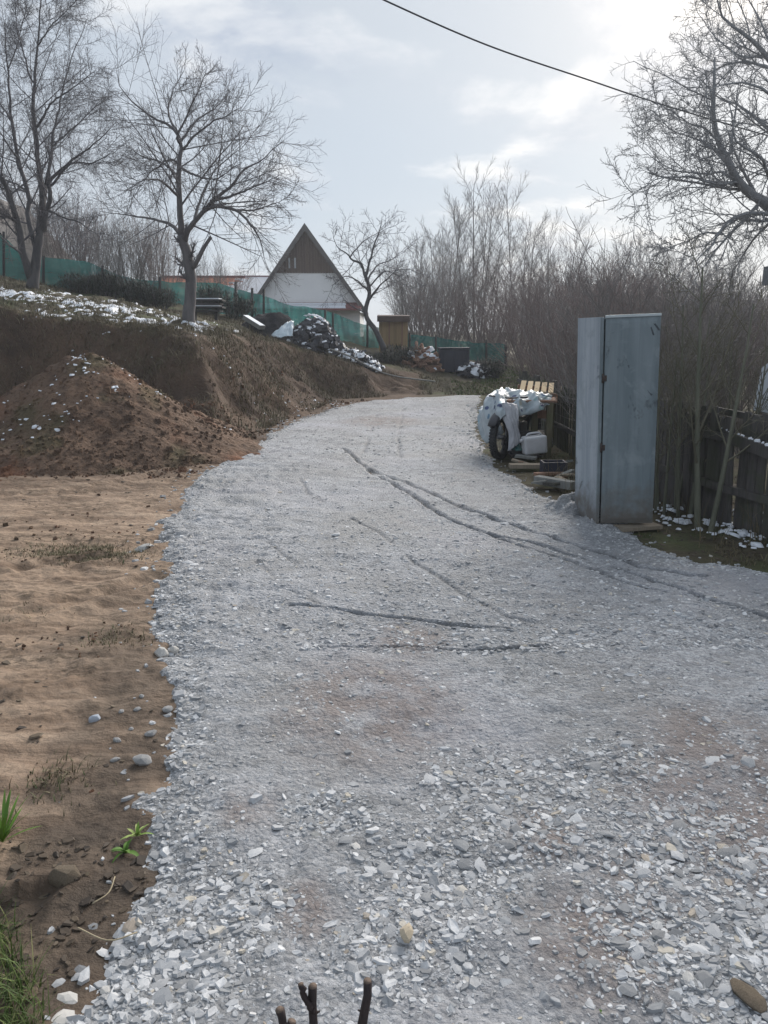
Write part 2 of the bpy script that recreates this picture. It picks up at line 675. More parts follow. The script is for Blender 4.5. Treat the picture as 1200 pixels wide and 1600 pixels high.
def mat_tarp():
    k = NB('patterned_plastic_sheet', 0.35, 0.5)
    p = k.pos(obj=True)
    d = k.vor(p, 7.5, 'F1', 'Distance', 0.8)
    cc = k.vor(p, 7.5, 'F1', 'Color', 0.8)
    spots = k.ramp(d, [(0.26, 1), (0.32, 0)])
    sepc = k.n('ShaderNodeSeparateColor')
    k.l(cc, sepc.inputs[0])
    sel = k.ramp(sepc.outputs[0], [(0.15, 0), (0.17, 1)])
    hue = k.ramp(sepc.outputs[1], [(0.0, (0.02, 0.028, 0.07)), (0.45, (0.035, 0.065, 0.17)), (0.7, (0.16, 0.34, 0.42)), (1.0, (0.40, 0.38, 0.30))])
    base = k.mix(k.ramp(k.noise(p, 3, 5, 0.6), [(0.35, 0), (0.7, 1)]), (0.27, 0.33, 0.37), (0.46, 0.51, 0.54))
    k.col(k.mix(k.math('MULTIPLY', spots, sel), base, hue))
    k.bump(k.noise(p, 14, 4, 0.6), 0.4, 0.02)
    return k.m


def mat_net():
    k = NB('green_shade_net', 0.8, 0.2)
    p = k.pos()
    f = k.noise(p, 1.4, 5, 0.6)
    k.col(k.mix(k.ramp(f, [(0.3, 0), (0.7, 1)]), (0.014, 0.070, 0.075), (0.028, 0.120, 0.120)))
    tr = k.n('ShaderNodeBsdfTransparent')
    tl = k.n('ShaderNodeBsdfTranslucent')
    tl.inputs[0].default_value = (0.045, 0.19, 0.185, 1)
    m1 = k.n('ShaderNodeMixShader')
    m1.inputs[0].default_value = 0.45
    k.l(k.b.outputs[0], m1.inputs[1])
    k.l(tl.outputs[0], m1.inputs[2])
    m2 = k.n('ShaderNodeMixShader')
    k.put(m2.inputs[0], k.ramp(k.noise(k.pos((1, 1, 8)), 1.5, 3, 0.6), [(0.3, 0.92), (0.7, 0.74)]))
    k.l(tr.outputs[0], m2.inputs[1])
    k.l(m1.outputs[0], m2.inputs[2])
    k.l(m2.outputs[0], k.t.nodes['Material Output'].inputs[0])
    return k.m


def mat_leafy(name, stops):
    k = NB(name, 0.7, 0.3)
    k.col(k.ramp(k.attr('tint'), stops))
    k.b.inputs['Subsurface Weight'].default_value = 0.0
    return k.m


M = {}
M['soil'] = mat_ground()
M['mound'] = mat_mound()
M['road'] = mat_road()
M['chips'] = mat_stone('slate_chips', True)
M['stone'] = mat_stone('slate_stone', False)
M['snow'] = mat_simple('wet_snow', (0.74, 0.77, 0.82), (0.62, 0.66, 0.72), 12, 0.6, 0.3, 0.4, 0.02, obj=False)
M['rock_pale'] = mat_simple('pale_rock', (0.52, 0.51, 0.485), (0.34, 0.33, 0.315), 20, 0.8, obj=True)
M['rock_dusty'] = mat_simple('dusty_stone', (0.34, 0.345, 0.35), (0.22, 0.215, 0.21), 24, 0.9)
M['rock_blue'] = mat_simple('blue_grey_rock', (0.42, 0.47, 0.54), (0.30, 0.33, 0.38), 20, 0.8)
M['rock_mud'] = mat_simple('muddy_rock', (0.23, 0.185, 0.135), (0.12, 0.098, 0.074), 14, 0.9, bump=0.6, bdist=0.02)
M['bark_dark'] = mat_bark('dark_bark', (0.055, 0.055, 0.062), (0.105, 0.100, 0.104))
M['bark_grey'] = mat_bark('grey_bark', (0.080, 0.077, 0.082), (0.150, 0.142, 0.144))
M['bark_walnut'] = mat_bark('walnut_bark', (0.200, 0.206, 0.216), (0.300, 0.306, 0.316))
M['twig_dark'] = mat_simple('dark_twigs', (0.085, 0.082, 0.094), (0.125, 0.118, 0.130), 3, 0.9, 0.2, 0)
M['twig_grey'] = mat_simple('grey_twigs', (0.095, 0.091, 0.098), (0.140, 0.132, 0.138), 3, 0.9, 0.2, 0)
M['twig_walnut'] = mat_simple('walnut_twigs', (0.200, 0.204, 0.212), (0.270, 0.270, 0.276), 3, 0.9, 0.2, 0)
M['bark_olive'] = mat_bark('olive_bark', (0.110, 0.118, 0.090), (0.190, 0.192, 0.150))
M['twig_olive'] = mat_simple('olive_twigs', (0.120, 0.118, 0.088), (0.165, 0.155, 0.118), 3, 0.9, 0.2, 0)
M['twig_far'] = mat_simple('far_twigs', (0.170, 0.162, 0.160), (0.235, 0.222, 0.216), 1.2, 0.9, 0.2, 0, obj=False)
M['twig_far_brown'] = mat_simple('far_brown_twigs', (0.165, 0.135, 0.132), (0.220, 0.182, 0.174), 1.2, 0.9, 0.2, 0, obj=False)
M['cut_wood'] = mat_simple('cut_wood', (0.17, 0.125, 0.10), (0.10, 0.075, 0.06), 40, 0.85)
M['stem'] = mat_simple('pruned_stem', (0.020, 0.014, 0.016), (0.045, 0.030, 0.028), 30, 0.7, 0.4, 0.4, 0.002)
M['metal'] = mat_metal()
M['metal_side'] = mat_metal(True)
M['scrape'] = mat_simple('scraped_paint', (0.045, 0.055, 0.065), (0.080, 0.092, 0.105), 40, 0.7)
M['metal_light'] = mat_simple('bare_metal_edge', (0.46, 0.52, 0.54), (0.36, 0.41, 0.43), 10, 0.45, 0.5)
M['hinge'] = mat_simple('rusty_hinge', (0.030, 0.028, 0.030), (0.070, 0.045, 0.035), 60, 0.7, 0.4)
M['fence_dark'] = mat_wood('old_dark_boards', (0.070, 0.066, 0.066), (0.135, 0.127, 0.122), (0.070, 0.078, 0.050))
M['fence_grey'] = mat_wood('old_grey_pickets', (0.070, 0.072, 0.062), (0.130, 0.132, 0.115), (0.080, 0.092, 0.058))
M['plank'] = mat_wood('weathered_plank', (0.22, 0.185, 0.145), (0.34, 0.295, 0.235))
M['plank_red'] = mat_wood('reddish_plank', (0.22, 0.125, 0.085), (0.32, 0.205, 0.150))
M['plank_grey'] = mat_wood('grey_plank', (0.16, 0.165, 0.160), (0.27, 0.275, 0.265))
M['pallet'] = mat_wood('fresh_pallet_wood', (0.50, 0.38, 0.24), (0.62, 0.50, 0.34))
M['post_wood'] = mat_wood('mossy_post', (0.12, 0.11, 0.075), (0.20, 0.18, 0.12), (0.10, 0.12, 0.055))
M['dark_post'] = mat_wood('dark_post', (0.030, 0.030, 0.032), (0.060, 0.058, 0.058))
M['tarp'] = mat_tarp()
M['tarp_grey'] = mat_simple('grey_plastic_sheet', (0.24, 0.25, 0.28), (0.42, 0.43, 0.46), 4, 0.45, 0.5, 0.5, 0.02)
M['tarp_blue'] = mat_simple('pale_blue_sheet', (0.50, 0.60, 0.67), (0.62, 0.70, 0.75), 4, 0.45, 0.5, 0.4, 0.02)
M['rubber'] = mat_simple('tyre_rubber', (0.020, 0.021, 0.024), (0.042, 0.043, 0.048), 30, 0.8, 0.3)
M['chrome'] = mat_simple('dull_metal', (0.20, 0.21, 0.23), (0.12, 0.12, 0.13), 12, 0.4, 0.5, 0.1, metal=0.6)
M['paint_dark'] = mat_simple('dark_painted_metal', (0.030, 0.032, 0.040), (0.060, 0.060, 0.068), 8, 0.5, 0.4)
M['white_plastic'] = mat_simple('white_plastic', (0.50, 0.51, 0.54), (0.38, 0.39, 0.41), 5, 0.4, 0.4, 0.1)
M['net'] = mat_net()
M['render_white'] = mat_simple('white_render', (0.86, 0.87, 0.88), (0.80, 0.81, 0.83), 1.2, 0.9, 0.2, 0.3, 0.01)
M['gable_wood'] = mat_wood('dark_gable_boards', (0.105, 0.076, 0.062), (0.165, 0.122, 0.100))
M['roof_grey'] = mat_simple('grey_roofing', (0.090, 0.085, 0.085), (0.150, 0.140, 0.135), 3, 0.85)
M['roof_red'] = mat_simple('red_roof_tile', (0.30, 0.105, 0.060), (0.42, 0.17, 0.10), 5, 0.85)
M['roof_maroon'] = mat_simple('maroon_sheet', (0.145, 0.045, 0.045), (0.20, 0.07, 0.065), 3, 0.7)
M['glass'] = mat_simple('dark_pane', (0.05, 0.06, 0.07), (0.08, 0.09, 0.10), 1, 0.15, 0.5, 0)
M['ochre'] = mat_wood('ochre_boards', (0.27, 0.195, 0.105), (0.36, 0.27, 0.155))
M['tar'] = mat_simple('tar_paper', (0.070, 0.050, 0.046), (0.115, 0.085, 0.075), 5, 0.9)
M['black_heap'] = mat_simple('black_compost', (0.010, 0.011, 0.015), (0.030, 0.030, 0.036), 9, 0.95, 0.2, 0.9, 0.06)
M['navy'] = mat_simple('navy_plastic', (0.012, 0.015, 0.030), (0.022, 0.027, 0.048), 3, 0.6, 0.4)
M['brick'] = mat_simple('old_brick', (0.22, 0.11, 0.085), (0.32, 0.19, 0.15), 12, 0.9)
M['cable'] = mat_simple('cable_sheath', (0.022, 0.024, 0.028), (0.035, 0.037, 0.042), 10, 0.6, 0.4, 0)
M['shed_grey'] = mat_simple('grey_eave_board', (0.16, 0.17, 0.18), (0.24, 0.25, 0.26), 6, 0.85)
M['panel_pale'] = mat_simple('pale_board', (0.46, 0.49, 0.52), (0.38, 0.41, 0.44), 2, 0.8)
M['grass'] = mat_leafy('grass_blades', [(0.0, (0.030, 0.050, 0.014)), (0.5, (0.070, 0.115, 0.028)), (0.8, (0.125, 0.165, 0.045)), (1.0, (0.30, 0.26, 0.13))])
M['dry_grass'] = mat_leafy('dry_grass_blades', [(0.0, (0.048, 0.038, 0.024)), (0.5, (0.095, 0.078, 0.046)), (0.85, (0.160, 0.132, 0.078)), (1.0, (0.070, 0.092, 0.034))])
M['weed'] = mat_leafy('weed_leaves', [(0.0, (0.065, 0.14, 0.022)), (0.6, (0.16, 0.28, 0.045)), (1.0, (0.36, 0.40, 0.16))])
M['debris'] = mat_leafy('forest_debris', [(0.0, (0.028, 0.022, 0.018)), (0.6, (0.075, 0.056, 0.040)), (1.0, (0.15, 0.115, 0.075))])
M['straw'] = mat_simple('pale_stalk', (0.42, 0.36, 0.25), (0.30, 0.25, 0.17), 12, 0.85)
M['evergreen'] = mat_leafy('dark_evergreen', [(0.0, (0.010, 0.014, 0.012)), (0.7, (0.024, 0.034, 0.024)), (1.0, (0.040, 0.050, 0.034))])

# ------------------------------------------------------------------ terrain heights
# the edge of the level, dug-out yard: positive inside
DIG = [(-30, -40), (-30, 15.5), (-14, 16.2), (-9.2, 16.4), (-6.8, 15.9), (-5.2, 14.9), (-3.9, 13.9), (-2.95, 13.5), (-2.4, 14.2), (-2.1, 15.8),
       (-1.8, 18.0), (-1.55, 20.4), (-1.1, 22.0), (0.6, 23.5), (2.9, 24.3), (4.4, 24.5), (30, 26), (60, -40)]
CTRL = [P(0, 478, 18.3), P(100, 494, 18), P(200, 512, 17), P(300, 528, 15.6), P(400, 550, 14.8), P(500, 553, 21.0), P(600, 587, 24.2), P(750, 605, 25.4),
        P(295, 502, 18), P(150, 474, 21), P(50, 450, 23), P(0, 440, 24.5), P(400, 503, 27), P(450, 537, 25), P(560, 563, 25), P(615, 557, 29),
        P(750, 592, 27), P(850, 597, 28), P(500, 517, 42), P(300, 483, 27), P(200, 470, 26), P(440, 548, 18), P(345, 545, 14.6),
        (4.5, 20, 0.15), (4, 8, 0.0), (6, 6, 0.02), (10, 30, 0.35), (3, 45, 0.9), (15, 45, 0.6), (-22, 30, 5.0), (-20, 20, 4.2), (-30, 45, 5.2),
        (0, 90, 2), (60, 90, 1), (-60, 90, 5), (3, 0, 0), (8, 14, 0.1), (0, 300, 3), (300, 300, 2), (-300, 300, 8), (-300, 0, 8), (300, 0, 0), (0, -60, 0), (-30, -30, 1), (12, 60, 0.9)]
CTRL = np.array(CTRL, float)


def _rbf_fit():
    d = np.hypot(CTRL[:, None, 0] - CTRL[None, :, 0], CTRL[:, None, 1] - CTRL[None, :, 1])
    return np.linalg.solve(d + np.eye(len(CTRL)) * 0.05, CTRL[:, 2])


RBW = _rbf_fit()


def up_height(x, y):
    s = np.zeros(np.shape(x))
    for (cx, cy, _), w in zip(CTRL, RBW):
        s = s + w * np.hypot(x - cx, y - cy)
    return s


ROAD = [GP(40, 1600) * np.array((1, 1, 0)), GP(110, 1560), GP(190, 1440), GP(262, 1375), GP(246, 1290), GP(248, 1200), GP(262, 1110), GP(270, 1050), GP(247, 990), GP(243, 940),
        GP(262, 870), GP(255, 825), GP(312, 745), GP(420, 681), GP(470, 655), GP(522, 638), GP(560, 628), GP(640, 621), GP(750, 618),
        GP(748, 640), GP(742, 682), GP(775, 728), GP(850, 778), GP(900, 800), GP(955, 822), GP(1000, 850), GP(1090, 880), GP(1200, 893)]
ROAD = [(float(p[0]), float(p[1])) for p in ROAD] + [(4.2, 5.2), (7.0, 4.4), (7.0, -1.5), (-1.0, -1.5), (-0.9, 0.8)]

RUTS = [([(536, 704), (570, 735), (620, 765), (700, 812), (760, 838), (830, 852), (920, 880), (1000, 905), (1080, 935), (1200, 975)], 0.036, 0.021),
        ([(575, 736), (640, 762), (720, 795), (800, 822), (900, 856), (1000, 890), (1100, 905)], 0.032, 0.021),
        ([(760, 838), (810, 858), (900, 885), (960, 912), (1040, 935)], 0.026, 0.018),
        ([(455, 956), (520, 958), (600, 966), (700, 976), (800, 985)], 0.032, 0.013),
        ([(490, 1017), (560, 1014), (640, 1014), (740, 1017), (850, 1015)], 0.028, 0.011),
        ([(458, 735), (480, 770), (530, 805), (590, 835), (650, 885), (720, 925), (790, 965), (860, 980), (980, 1025)], 0.014, 0.017),
        ([(420, 850), (470, 890), (530, 925), (620, 950)], 0.010, 0.016),
        ([(400, 880), (450, 930), (520, 960)], 0.010, 0.015),
        ([(630, 640), (622, 690), (626, 730)], 0.012, 0.03),
        ([(590, 645), (575, 690), (565, 720)], 0.012, 0.03)]
RUTW = [([tuple(GP(*q)[:2]) for q in pts], dep, wid) for pts, dep, wid in RUTS]


TRACKS = [([tuple(GP(*q)[:2]) for q in pts], w) for pts, w in (([(-60, 778), (100, 768), (230, 748), (330, 718), (410, 688)], 0.15), ([(-60, 748), (100, 738), (220, 722), (330, 700), (390, 684)], 0.14), ([(-60, 905), (80, 880), (180, 868), (262, 840)], 0.13), ([(-60, 985), (60, 955), (160, 930), (235, 905)], 0.12))]
LEDGE_A, LEDGE_B = GP(-80, 1396), GP(98, 1374)


def terrain(x, y):
    """ground height, plus bank / turf masks"""
    x = np.asarray(x, float)
    y = np.asarray(y, float)
    wob = 0.20 * fbm(x * 0.8, y * 0.8, 3, 21) + 0.05 * fbm(x * 3.3, y * 3.3, 3, 25)
    d = -poly_sdf(x, y, DIG) + wob            # > 0 outside the dig
    far = sst(y, 22, 30) + sst(np.abs(x), 14, 22)
    wdt = 1.45 + 0.65 * sst(x, -4.5, -2.5) + 0.35 * vnoise(x * 0.5, y * 0.5, 33) + 0.08 * fbm(x * 2.4, y * 2.4, 3, 34)
    t = np.clip(d / wdt, 0, 1)
    k = 0.35 * t + 0.65 * sst(t, 0.0, 1.0)
    upz = up_height(x, y)
    rough_up = 0.06 * fbm(x * 1.3, y * 1.3, 4, 5) + 0.03 * fbm(x * 5, y * 5, 2, 8)
    low = 0.018 * fbm(x * 0.7, y * 0.7, 3, 2) + 0.010 * fbm(x * 3.0, y * 5.0, 4, 4)
    # tracks and clods in the clay on the left
    cl = sst(-x, 0.4, 1.4) * sst(13.5 - y, 0, 2)
    low = low + cl * (0.010 * fbm(x * 1.6 + y * 0.3, y * 3.0, 3, 41, 0.6) + 0.011 * fbm(x * 7.5, y * 9, 3, 42, 0.6) + 0.016 * np.maximum(0, fbm(x * 12, y * 14, 3, 44)) * sst(fbm(x * 1.5, y * 1.8, 3, 46), 0.05, 0.5))
    yl = LEDGE_A[1] + (LEDGE_B[1] - LEDGE_A[1]) * (x - LEDGE_A[0]) / (LEDGE_B[0] - LEDGE_A[0]) + 0.02 * fbm(x * 9, 0 * x, 2, 48)
    step_ = (1 - sst(y - yl, -0.012, 0.012)) * sst(0.40 - (yl - y), 0, 0.38) * sst(LEDGE_B[0] - x, -0.02, 0.05)
    low = low - 0.042 * step_ + 0.016 * np.exp(-((y - yl - 0.03) / 0.035) ** 2) * sst(LEDGE_B[0] - x, -0.02, 0.05)
    for tp, tw in TRACKS:
        td = seg_dist(x, y, tp)
        inn = sst(tw - td, 0, 0.05)
        low = low + inn * (-0.022 + 0.013 * np.sin(x * 38 + 6 * np.abs(td) / tw + 2 * fbm(x * 0.8, y * 0.8, 2, 49))) + 0.014 * np.exp(-((td - tw - 0.04) / 0.05) ** 2)
    z = low * (1 - k) + (upz + rough_up) * k
    crumble = k * (1 - k) * 4
    rill = np.where(x > -2.9, fbm(y * 4.5 - x * 1.2, x * 0.4, 3, 17, 0.6), fbm(x * 3.6 + y * 0.8, y * 0.4, 3, 18, 0.6))
    z = z + crumble * (0.012 * rill + 0.07 * fbm(x * 2.6, y * 2.6, 4, 12) + 0.05 * fbm(x * 9, y * 9, 3, 15))
    z = np.where(y > 60, upz, z)
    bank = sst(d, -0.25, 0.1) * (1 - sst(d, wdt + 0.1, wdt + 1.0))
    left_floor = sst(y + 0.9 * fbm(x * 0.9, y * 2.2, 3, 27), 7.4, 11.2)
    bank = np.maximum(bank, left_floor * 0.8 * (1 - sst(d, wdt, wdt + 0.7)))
    turf = sst(d + 0.35 * fbm(x * 2.8, y * 2.8, 3, 36), wdt * 0.85, wdt + 0.8)
    rightside = sst(x - 1.0, 0.0, 0.4) * sst(y, 4.6, 5.6)
    turf = np.maximum(turf, rightside)
    turf = np.maximum(turf, sst(0.0 - (x + 0.95 - 0.25 * (1.9 - y)), -0.05, 0.22) * sst(2.05 - y, 0, 0.25) * 0.9)
    return z, bank, turf


def rows_of(spec):
    r = [spec[0][0]]
    for a, b, s in spec:
        while r[-1] < b:
            r.append(r[-1] + s)
    return r


def ground_rows(end, grow=1.06):
    r = rows_of([(-3, 0.8, 0.12), (0.8, 6, 0.025), (6, 24, 0.05)])
    s = 0.06
    while r[-1] < end:
        s *= grow
        r.append(r[-1] + s)
    return np.array(r)


def grid_faces(nr, nc):
    i = np.arange(nr - 1)[:, None] * nc + np.arange(nc - 1)[None]
    return np.stack([i, i + 1, i + 1 + nc, i + nc], -1).reshape(-1, 4)


# ------------------------------------------------------------------ ground
ys = ground_rows(420)
us = np.concatenate([np.linspace(-2.2, -0.62, 40)[:-1], np.linspace(-0.62, 0.62, 330), np.linspace(0.62, 2.2, 40)[1:]])
gx = us[None, :] * (np.maximum(ys, 0)[:, None] + 2.2)
gy = np.repeat(ys[:, None], len(us), 1)
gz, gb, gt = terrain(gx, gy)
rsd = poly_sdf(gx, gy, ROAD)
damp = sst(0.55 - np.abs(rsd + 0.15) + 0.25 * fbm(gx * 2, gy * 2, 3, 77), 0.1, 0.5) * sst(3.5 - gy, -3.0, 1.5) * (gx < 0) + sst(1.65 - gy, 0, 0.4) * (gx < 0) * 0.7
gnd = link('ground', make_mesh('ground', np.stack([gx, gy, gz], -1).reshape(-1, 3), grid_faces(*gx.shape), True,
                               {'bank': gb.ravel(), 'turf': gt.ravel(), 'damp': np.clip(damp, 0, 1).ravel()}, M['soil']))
tag(gnd, 'bare clay yard, dug earth bank and rough grassy slope', 'ground', kind='structure')


# ------------------------------------------------------------------ gravel road
def mud_mask(x, y):
    m = np.zeros(np.shape(x))
    for px, py, r in ((575, 1105, 0.42), (640, 1000, 0.22), (1170, 1270, 0.42), (930, 1480, 0.2), (1120, 1180, 0.3), (850, 1310, 0.12), (390, 1275, 0.10), (600, 660, 0.8), (480, 1425, 0.1), (1000, 1400, 0.15)):
        g = GP(px, py)
        m = np.maximum(m, sst(r - np.hypot(x - g[0], (y - g[1]) * 0.8), -r * 0.5, r * 0.6))
    return m


def loose_mask(x, y):
    sd_ = poly_sdf(x, y, ROAD)
    m = 0.20 + 0.34 * fbm(x * 0.9, y * 0.9, 3, 61)
    for px, py, r in ((840, 1260, 0.50), (690, 1370, 0.30), (1080, 1340, 0.4), (640, 1480, 0.25), (1100, 1480, 0.4), (330, 1430, 0.28), (250, 1520, 0.3), (760, 1210, 0.3), (960, 1200, 0.3), (520, 1280, 0.2)):
        g = GP(px, py)
        m = np.maximum(m, sst(r - np.hypot(x - g[0], (y - g[1]) * 1.2), -r * 0.4, r * 0.5))
    m = np.maximum(m, 0.9 * sst(0.32 - sd_, 0, 0.25))
    calm = sst(y, 3.6, 5.0) * (1 - sst(0.5 - sd_, 0, 0.3))
    return np.clip(m, 0, 1) * (1 - 0.45 * calm)


def road_z(x, y):
    z, _, _ = terrain(x, y)
    s = poly_sdf(x, y, ROAD) + 0.07 * fbm(x * 3.2, y * 3.2, 3, 51) + 0.03 * fbm(x * 12, y * 12, 2, 53)
    rise = np.where(s > 0, 0.032 * (1 - np.exp(-np.maximum(s, 0) / 0.14)), np.maximum(s, -0.5) * 0.55)
    ber = 0.0
    for px, py, r, h in ((915, 802, 0.34, 0.20), (955, 818, 0.24, 0.13), (870, 780, 0.3, 0.06), (830, 752, 0.4, 0.05)):
        g = GP(px, py)
        ber = np.maximum(ber, h * np.exp(-((x - g[0]) ** 2 + (y - g[1]) ** 2) / (r * r)))
    rz = z + rise + ber * (1 + 0.5 * fbm(x * 9, y * 9, 2, 57))
    rz = rz + 0.006 * fbm(x * 14, y * 14, 3, 55) * sst(8 - y, 0, 4) + 0.010 * fbm(x * 2.4, y * 2.4, 3, 58)
    rut = np.zeros(np.shape(x))
    for pts, dep, wid in RUTW:
        wig = 0.006 * fbm(x * 7, y * 7, 2, 59)
        dd = seg_dist(x, y, pts) + wig
        g = np.exp(-(dd / wid) ** 2)
        brk = sst(fbm(x * 2.3, y * 2.3, 2, 63) + (1.15 if dep > 0.025 else 0.55), 0.0, 0.5)
        rz = rz - dep * g * brk + 0.22 * dep * np.exp(-((dd - 2.4 * wid) / wid) ** 2) * brk
        rut = np.maximum(rut, g * brk * min(1.0, dep / 0.025))
    return rz, s, rut


rys = np.array(rows_of([(-1.2, 0.9, 0.08), (0.9, 2.6, 0.022), (2.6, 7.6, 0.0125), (7.6, 23.6, 0.045)]))
rus = np.linspace(-0.42, 1.0, 500)
rx = rus[None, :] * (np.maximum(rys, 0)[:, None] * 0.62 + 1.9)
ry = np.repeat(rys[:, None], len(rus), 1)
rzz, rs, rrut = road_z(rx, ry)
F = grid_faces(*rx.shape)
keep = (rs.ravel()[F] > -0.3).any(1)
F = F[keep]
used = np.unique(F)
remap = np.full(rx.size, -1)
remap[used] = np.arange(len(used))
road = link('gravel_road', make_mesh('gravel_road', np.stack([rx, ry, rzz], -1).reshape(-1, 3)[used], remap[F], True,
            {'loose': loose_mask(rx, ry).ravel()[used], 'mud': mud_mask(rx, ry).ravel()[used], 'rut': rrut.ravel()[used]}, M['road']))
tag(road, 'grey crushed slate driveway with tyre ruts curving past the bank', 'gravel road', kind='structure')


# loose stones: many low chips in one piece, the 300 largest as their own pieces
def chip_mesh(pos, rad, flat, rng, n=6):
    B = len(pos)
    a = (np.arange(n) + rng.uniform(-0.3, 0.3, (B, n))) / n * 2 * math.pi
    rr = rad[:, None] * rng.uniform(0.65, 1.15, (B, n))
    asp = rng.uniform(0.38, 0.9, (B, 1))
    x0, y0 = rr * np.cos(a), rr * np.sin(a) * asp
    h = (rad * flat)[:, None]
    sc_ = rng.uniform(0.68, 0.94, (B, 1))
    lo = np.stack([x0, y0, -0.45 * h * np.ones_like(x0)], -1)
    hi = np.stack([x0 * sc_, y0 * sc_, h * rng.uniform(0.6, 1.1, (B, n))], -1)
    V = np.concatenate([lo, hi], 1)
    rz, tx, ty = rng.uniform(0, 2 * math.pi, B), rng.normal(0, 0.17, B), rng.normal(0, 0.17, B)
    V = np.stack([V[..., 0], V[..., 1] * np.cos(tx)[:, None] - V[..., 2] * np.sin(tx)[:, None], V[..., 1] * np.sin(tx)[:, None] + V[..., 2] * np.cos(tx)[:, None]], -1)
    V = np.stack([V[..., 0] * np.cos(ty)[:, None] + V[..., 2] * np.sin(ty)[:, None], V[..., 1], -V[..., 0] * np.sin(ty)[:, None] + V[..., 2] * np.cos(ty)[:, None]], -1)
    V = np.stack([V[..., 0] * np.cos(rz)[:, None] - V[..., 1] * np.sin(rz)[:, None], V[..., 0] * np.sin(rz)[:, None] + V[..., 1] * np.cos(rz)[:, None], V[..., 2]], -1)
    V = V + pos[:, None, :]
    j = np.arange(n)
    side = np.stack([j, (j + 1) % n, n + (j + 1) % n, n + j], -1)
    top = np.array([[n, n + 1, n + 2, n + 3], [n, n + 3, n + 4, n + 5]])
    f = np.concatenate([side, top])
    Q = (f[None] + (np.arange(B) * 2 * n)[:, None, None]).reshape(-1, 4)
    return V.reshape(-1, 3), Q


def scatter_road(N, y0, y1, power, dens_pow, rng, floor=0.1):
    u = rng.random(N * 4)
    e = 1 - power
    y = (y0 ** e + u * (y1 ** e - y0 ** e)) ** (1 / e)
    lo, hi = -0.30 * y - 0.75, 0.62 * y + 0.9
    x = lo + rng.random(N * 4) * (hi - lo)
    s = poly_sdf(x, y, ROAD)
    m = loose_mask(x, y)
    ok = (s > -0.06 + 0.05 * rng.normal(size=len(x))) & (rng.random(len(x)) < floor + (1 - floor) * m ** dens_pow)
    return x[ok][:N], y[ok][:N]


rng = np.random.default_rng(5)
chips = []
for N, y0, y1, pw, dp, med, sig, fl in ((24000, 1.3, 7.5, 1.4, 1.2, 0.0070, 0.45, 0.16), (5600, 1.3, 7.0, 1.5, 2.8, 0.0145, 0.42, 0.02), (13500, 4.0, 13.0, 1.7, 1.0, 0.012, 0.42, 0.30),
                                        (4500, 11.0, 22.5, 1.2, 1.0, 0.020, 0.35, 0.2)):
    x, y = scatter_road(N, y0, y1, pw, dp, rng, fl)
    r = np.clip(med * np.exp(rng.normal(0, sig, len(x))), 0.004, 0.032)
    z, _, rt = road_z(x, y)
    kp = rt < 0.5
    x, y, z, r = x[kp], y[kp], z[kp], r[kp]
    V, Q = chip_mesh(np.stack([x, y, z - 0.02 * r], -1), r, rng.uniform(0.10, 0.34, len(x)), rng)
    chips.append((V, Q, np.repeat(np.clip(rng.beta(1.2, 1.15, len(x)), 0, 1), 12)))
# stones pushed up along the edges of the drive
eV = []
rp = np.array(ROAD[:28])
for a_, b_ in zip(rp[:-1], rp[1:]):
    L = np.hypot(*(b_ - a_))
    k_ = int(L * 24)
    t = rng.random((k_, 1))
    q = a_ + (b_ - a_) * t
    nn = np.array((b_[1] - a_[1], -(b_[0] - a_[0]))) / max(L, 1e-6)
    q = q + nn * rng.normal(0.0, 0.15, (k_, 1))
    eV.append(q)
q = np.vstack(eV)
far_ok = q[:, 1] < 20
q = q[far_ok]
r = np.clip((0.012 + 0.0012 * q[:, 1]) * np.exp(rng.normal(0, 0.45, len(q))), 0.006, 0.05)
z1, s1, _ = road_z(q[:, 0], q[:, 1])
z2, _, _ = terrain(q[:, 0], q[:, 1])
V, Q = chip_mesh(np.stack([q[:, 0], q[:, 1], np.maximum(z1, z2) + 0.02 * r], -1), r * rng.uniform(0.5, 1.0, len(q)), rng.uniform(0.2, 0.55, len(q)), rng)
chips.append((V, Q, np.repeat(rng.beta(2.2, 1.8, len(q)), 12)))
V, Q = catn([(c[0], c[1]) for c in chips])
ch = link('loose_gravel', make_mesh('loose_gravel', V, Q, False, {'tint': np.concatenate([c[2] for c in chips])}, M['chips']), road)
tag(ch, kind='stuff')


def rock_mesh(name, seed, flat=0.5, n=11, mat=None, size=1.0, bev=0.0):
    """angular slab: convex hull of jittered points"""
    g = np.random.default_rng(seed)
    bm = bmesh.new()
    for i in range(n):
        a = i / n * 2 * math.pi + g.uniform(-0.2, 0.2)
        rr = g.uniform(0.78, 1.12)
        for zl, s_ in ((-0.5, g.uniform(0.75, 1.0)), (0.25, 1.0), (1.0, g.uniform(0.35, 0.8))):
            if zl == 1.0 and i % 2:
                continue
            bm.verts.new((rr * s_ * math.cos(a) * size, rr * s_ * math.sin(a) * 0.72 * size, flat * (zl + g.uniform(-0.12, 0.12)) * size))
    res = bmesh.ops.convex_hull(bm, input=bm.verts)
    bmesh.ops.delete(bm, geom=[e for e in res['geom_interior'] if isinstance(e, bmesh.types.BMVert)], context='VERTS')
    if bev:
        bmesh.ops.bevel(bm, geom=list(bm.edges), offset=bev, segments=2, profile=0.6, affect='EDGES', clamp_overlap=True)
        for f_ in bm.faces:
            f_.smooth = True
    me = bpy.data.meshes.new(name)
    bm.to_mesh(me)
    bm.free()
    if mat:
        me.materials.append(mat)
    return me


